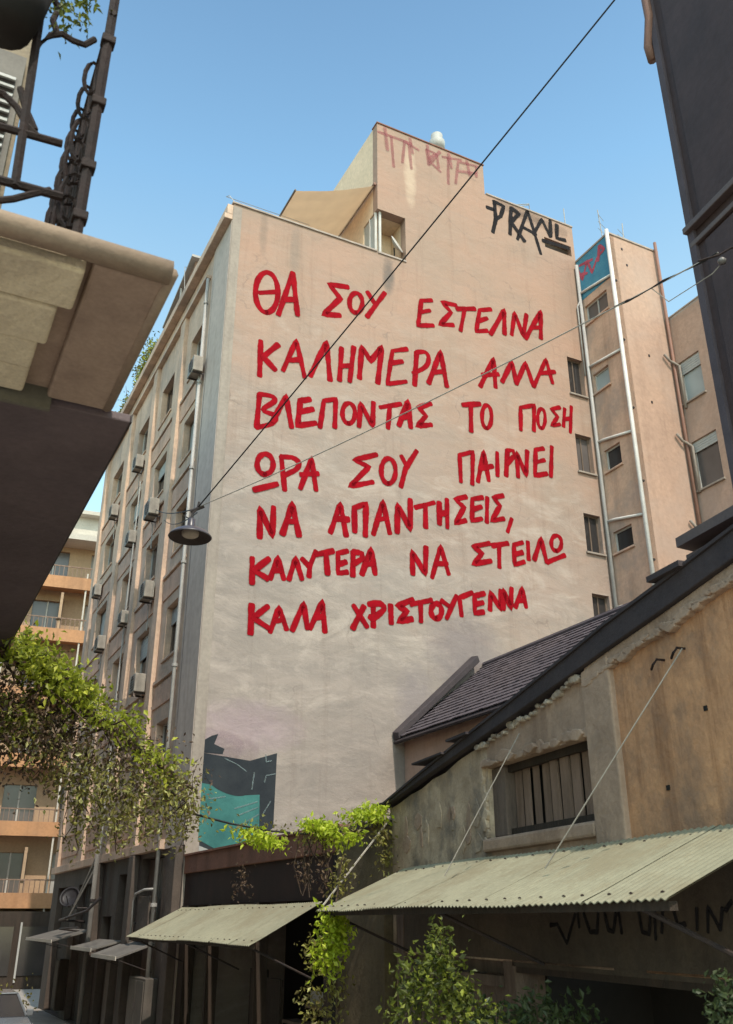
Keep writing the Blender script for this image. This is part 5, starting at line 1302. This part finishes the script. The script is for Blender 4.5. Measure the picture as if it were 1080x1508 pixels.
# ================================================================== BOTTOM LEFT STREET CLUTTER
def mk_dish(y, z, lab):
    T = Thing(M, (-0.6, y, z), 'satellite_dish', lab, 'satellite dish')
    T.part('dish', MB().lathe((-0.65, y, z), [(0.0, 0.0), (0.18, 0.03), (0.31, 0.09), (0.325, 0.09), (0.18, 0.045), (0.0, 0.02)], 18, (-0.5, -0.75, 0.4)), mat('dish_blue_grey', (0.03, 0.027, 0.03), rough=0.5), smooth=True)
    T.part('arm', MB().tube([(-0.65, y, z-0.3), (-0.85, y-0.4, z+0.05)], 0.015, 5), DARKM)
    T.part('bracket', MB().tube([(-0.0, y+0.1, z-0.3), (-0.5, y+0.08, z-0.3), (-0.6, y+0.05, z)], 0.025, 6), DARKM)
mk_dish(10.2, 3.75, 'dark satellite dish on the far end of the grey front')
T = Thing(M, (-0.7, 9.5, 3.2), 'iron_bracket', 'dark curved iron bracket below the satellite dish', 'bracket')
T.part('arm', MB().tube([(0, 10.8, 3.05), (-0.9, 10.2, 3.1), (-1.0, 8.6, 3.15), (-0.6, 7.6, 3.35), (-0.3, 7.3, 3.7)], 0.04, 6), DARKM)
T.part('arm', MB().tube([(0, 10.6, 2.75), (-0.9, 10.0, 2.85), (-0.6, 8.6, 2.9)], 0.03, 6), DARKM)
PIPED = mat('dull_grey_sheet', (0.17, 0.155, 0.14), (0.12, 0.11, 0.10), scale=2)
def canopy(y0, y1, z, dep, lab, mt, tilt=0.25):
    T = Thing(M, (0, y0, z), 'shop_canopy', lab, 'canopy', 'small shop canopies on the grey front')
    T.part('panel', MB().prism([(0, y0, z+tilt), (-dep, y0, z), (-dep, y0, z+0.04), (0, y0, z+tilt+0.04)], (0, y1-y0, 0)), mt)
    T.part('edge', MB().box(-dep-0.02, -dep, y0, y1, z-0.03, z+0.06), WHITEB)
    for y in (y0+0.05, y1-0.05): T.part('stay', MB().tube([(0, y, z-0.3), (-dep, y, z)], 0.012, 5), DARKM)
canopy(2.0, 4.8, 2.25, 0.9, 'grey metal shop canopy nearest the corner, with a bright edge', PIPED, 0.3)
canopy(5.4, 8.3, 2.35, 0.8, 'thin grey shop canopy second from the corner', PIPED, 0.2)
canopy(9.3, 14.5, 2.5, 1.2, 'long faded shop canopy farthest from the corner', PIPED, 0.3)
T = Thing(M, (-0.3, 8.5, 0), 'utility_pole', 'thin grey pole standing against the grey front', 'pole')
T.part('pole', MB().tube([(-0.35, 8.2, 0), (-0.35, 8.2, 5.1)], 0.07, 8), PIPED, smooth=True)
T.part('clamp', MB().lathe((-0.35, 8.2, 3.6), [(0.07, 0), (0.1, 0), (0.1, 0.08), (0.07, 0.08)], 8), DARKM)
T.part('crossbar', MB().tube([(-0.35, 8.2, 4.6), (-0.9, 8.9, 3.1)], 0.03, 6), PIPED)
T.part('crossbar', MB().tube([(-0.35, 8.3, 4.9), (-0.7, 9.1, 3.5)], 0.03, 6), PIPED)
T = Thing(M, (-0.25, 2.3, 0), 'bent_pipe', 'white bent pipe arching over a grey box on the ground floor', 'pipe')
T.part('pipe', MB().tube([(-0.25, 3.5, 2.6), (-0.25, 3.5, 3.55), (-0.25, 3.35, 3.72), (-0.25, 2.5, 3.80), (-0.2, 1.9, 3.80)], 0.03, 8), PIPEG, smooth=True)
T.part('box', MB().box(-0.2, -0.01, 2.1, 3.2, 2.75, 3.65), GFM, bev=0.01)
T.part('bracket', MB().box(-0.2, -0.002, 3.46, 3.54, 3.0, 3.05), DARKM)
T = Thing(M, (-0.3, 2.0, 0), 'meter_cabinet', 'grey metal cabinet hanging on the front below the bright-edged canopy', 'cabinet')
cb = T.part('casing', MB().box(-0.32, -0.01, 1.35, 2.9, 0.7, 1.85), mat('cabinet_grey', (0.13, 0.11, 0.095), (0.09, 0.08, 0.07), scale=2, streak=0.6), bev=0.015)
T.part('door', MB().box(-0.34, -0.321, 1.42, 2.10, 0.76, 1.79), MATS['cabinet_grey']); T.part('door', MB().box(-0.34, -0.321, 2.13, 2.83, 0.76, 1.79), MATS['cabinet_grey'])
T.part('handle', MB().box(-0.37, -0.341, 2.06, 2.09, 1.2, 1.34), DARKM)
T = Thing(M, (0, 16.5, 0), 'wall_cabinet', 'dark cupboard fixed low on the far end of the grey front', 'cabinet')
T.part('casing', MB().box(-0.3, -0.01, 12.6, 13.3, 0.4, 1.9), DARKWOOD, bev=0.01); T.part('door', MB().box(-0.32, -0.301, 12.65, 13.25, 0.45, 1.85), LOWW)
# car
CF = Frame(*M.w(-3.3, 4.6, 0).xy, 26.8)
T = Thing(CF, (0, 0, 0), 'parked_car', 'silver parked car at the bottom left corner', 'car')
def carbody():
    prof = [(-2.1, 0.35), (-2.1, 0.75), (-1.9, 0.92), (-1.1, 1.0), (1.75, 1.0), (2.05, 0.85), (2.1, 0.35)]
    mb = MB(); n = len(prof)
    for x in (-0.82, 0.82):
        for y, z in prof: mb.v.append((x, y, z))
    mb.f = [tuple(range(n)), tuple(range(2*n-1, n-1, -1))]+[(i, n+i, n+(i+1) % n, (i+1) % n) for i in range(n)]
    return mb
body = T.part('body', carbody(), CARP, bev=0.06)
mb = MB().hexa([(-0.78, -1.1, 1.0), (0.78, -1.1, 1.0), (0.78, 1.6, 1.0), (-0.78, 1.6, 1.0)], [(-0.6, -0.35, 1.44), (0.6, -0.35, 1.44), (0.6, 1.0, 1.44), (-0.6, 1.0, 1.44)]); T.part('cabin', mb, GLASS, bev=0.03)
T.part('roof', MB().box(-0.61, 0.61, -0.36, 1.02, 1.441, 1.48), CARP, bev=0.02)
for sx in (-1, 1):
    T.part('pillar', MB().tube([(0.76*sx, -1.08, 1.02), (0.6*sx, -0.36, 1.45)], 0.03, 6), CARP)
    T.part('headlight', MB().box(0.5*sx-0.17, 0.5*sx+0.17, -2.14, -2.08, 0.62, 0.78), GLASSL, bev=0.02)
    T.part('mirror', MB().box(0.85*sx-0.06, 0.85*sx+0.1, -0.85, -0.75, 1.0, 1.14), CARP, bev=0.02)
    for y in (-1.3, 1.3):
        w = T.part('wheel', MB().lathe((0.72*sx, y, 0.31), [(0.0, -0.1), (0.31, -0.1), (0.31, 0.1), (0.0, 0.1)], 20, (sx, 0, 0)), RUBBER)
        T.part('rim', MB().lathe((0.72*sx, y, 0.31), [(0.0, 0.10), (0.19, 0.105), (0.2, 0.09)], 14, (sx, 0, 0)), PIPEG, w)
print('objects', len(bpy.data.objects))
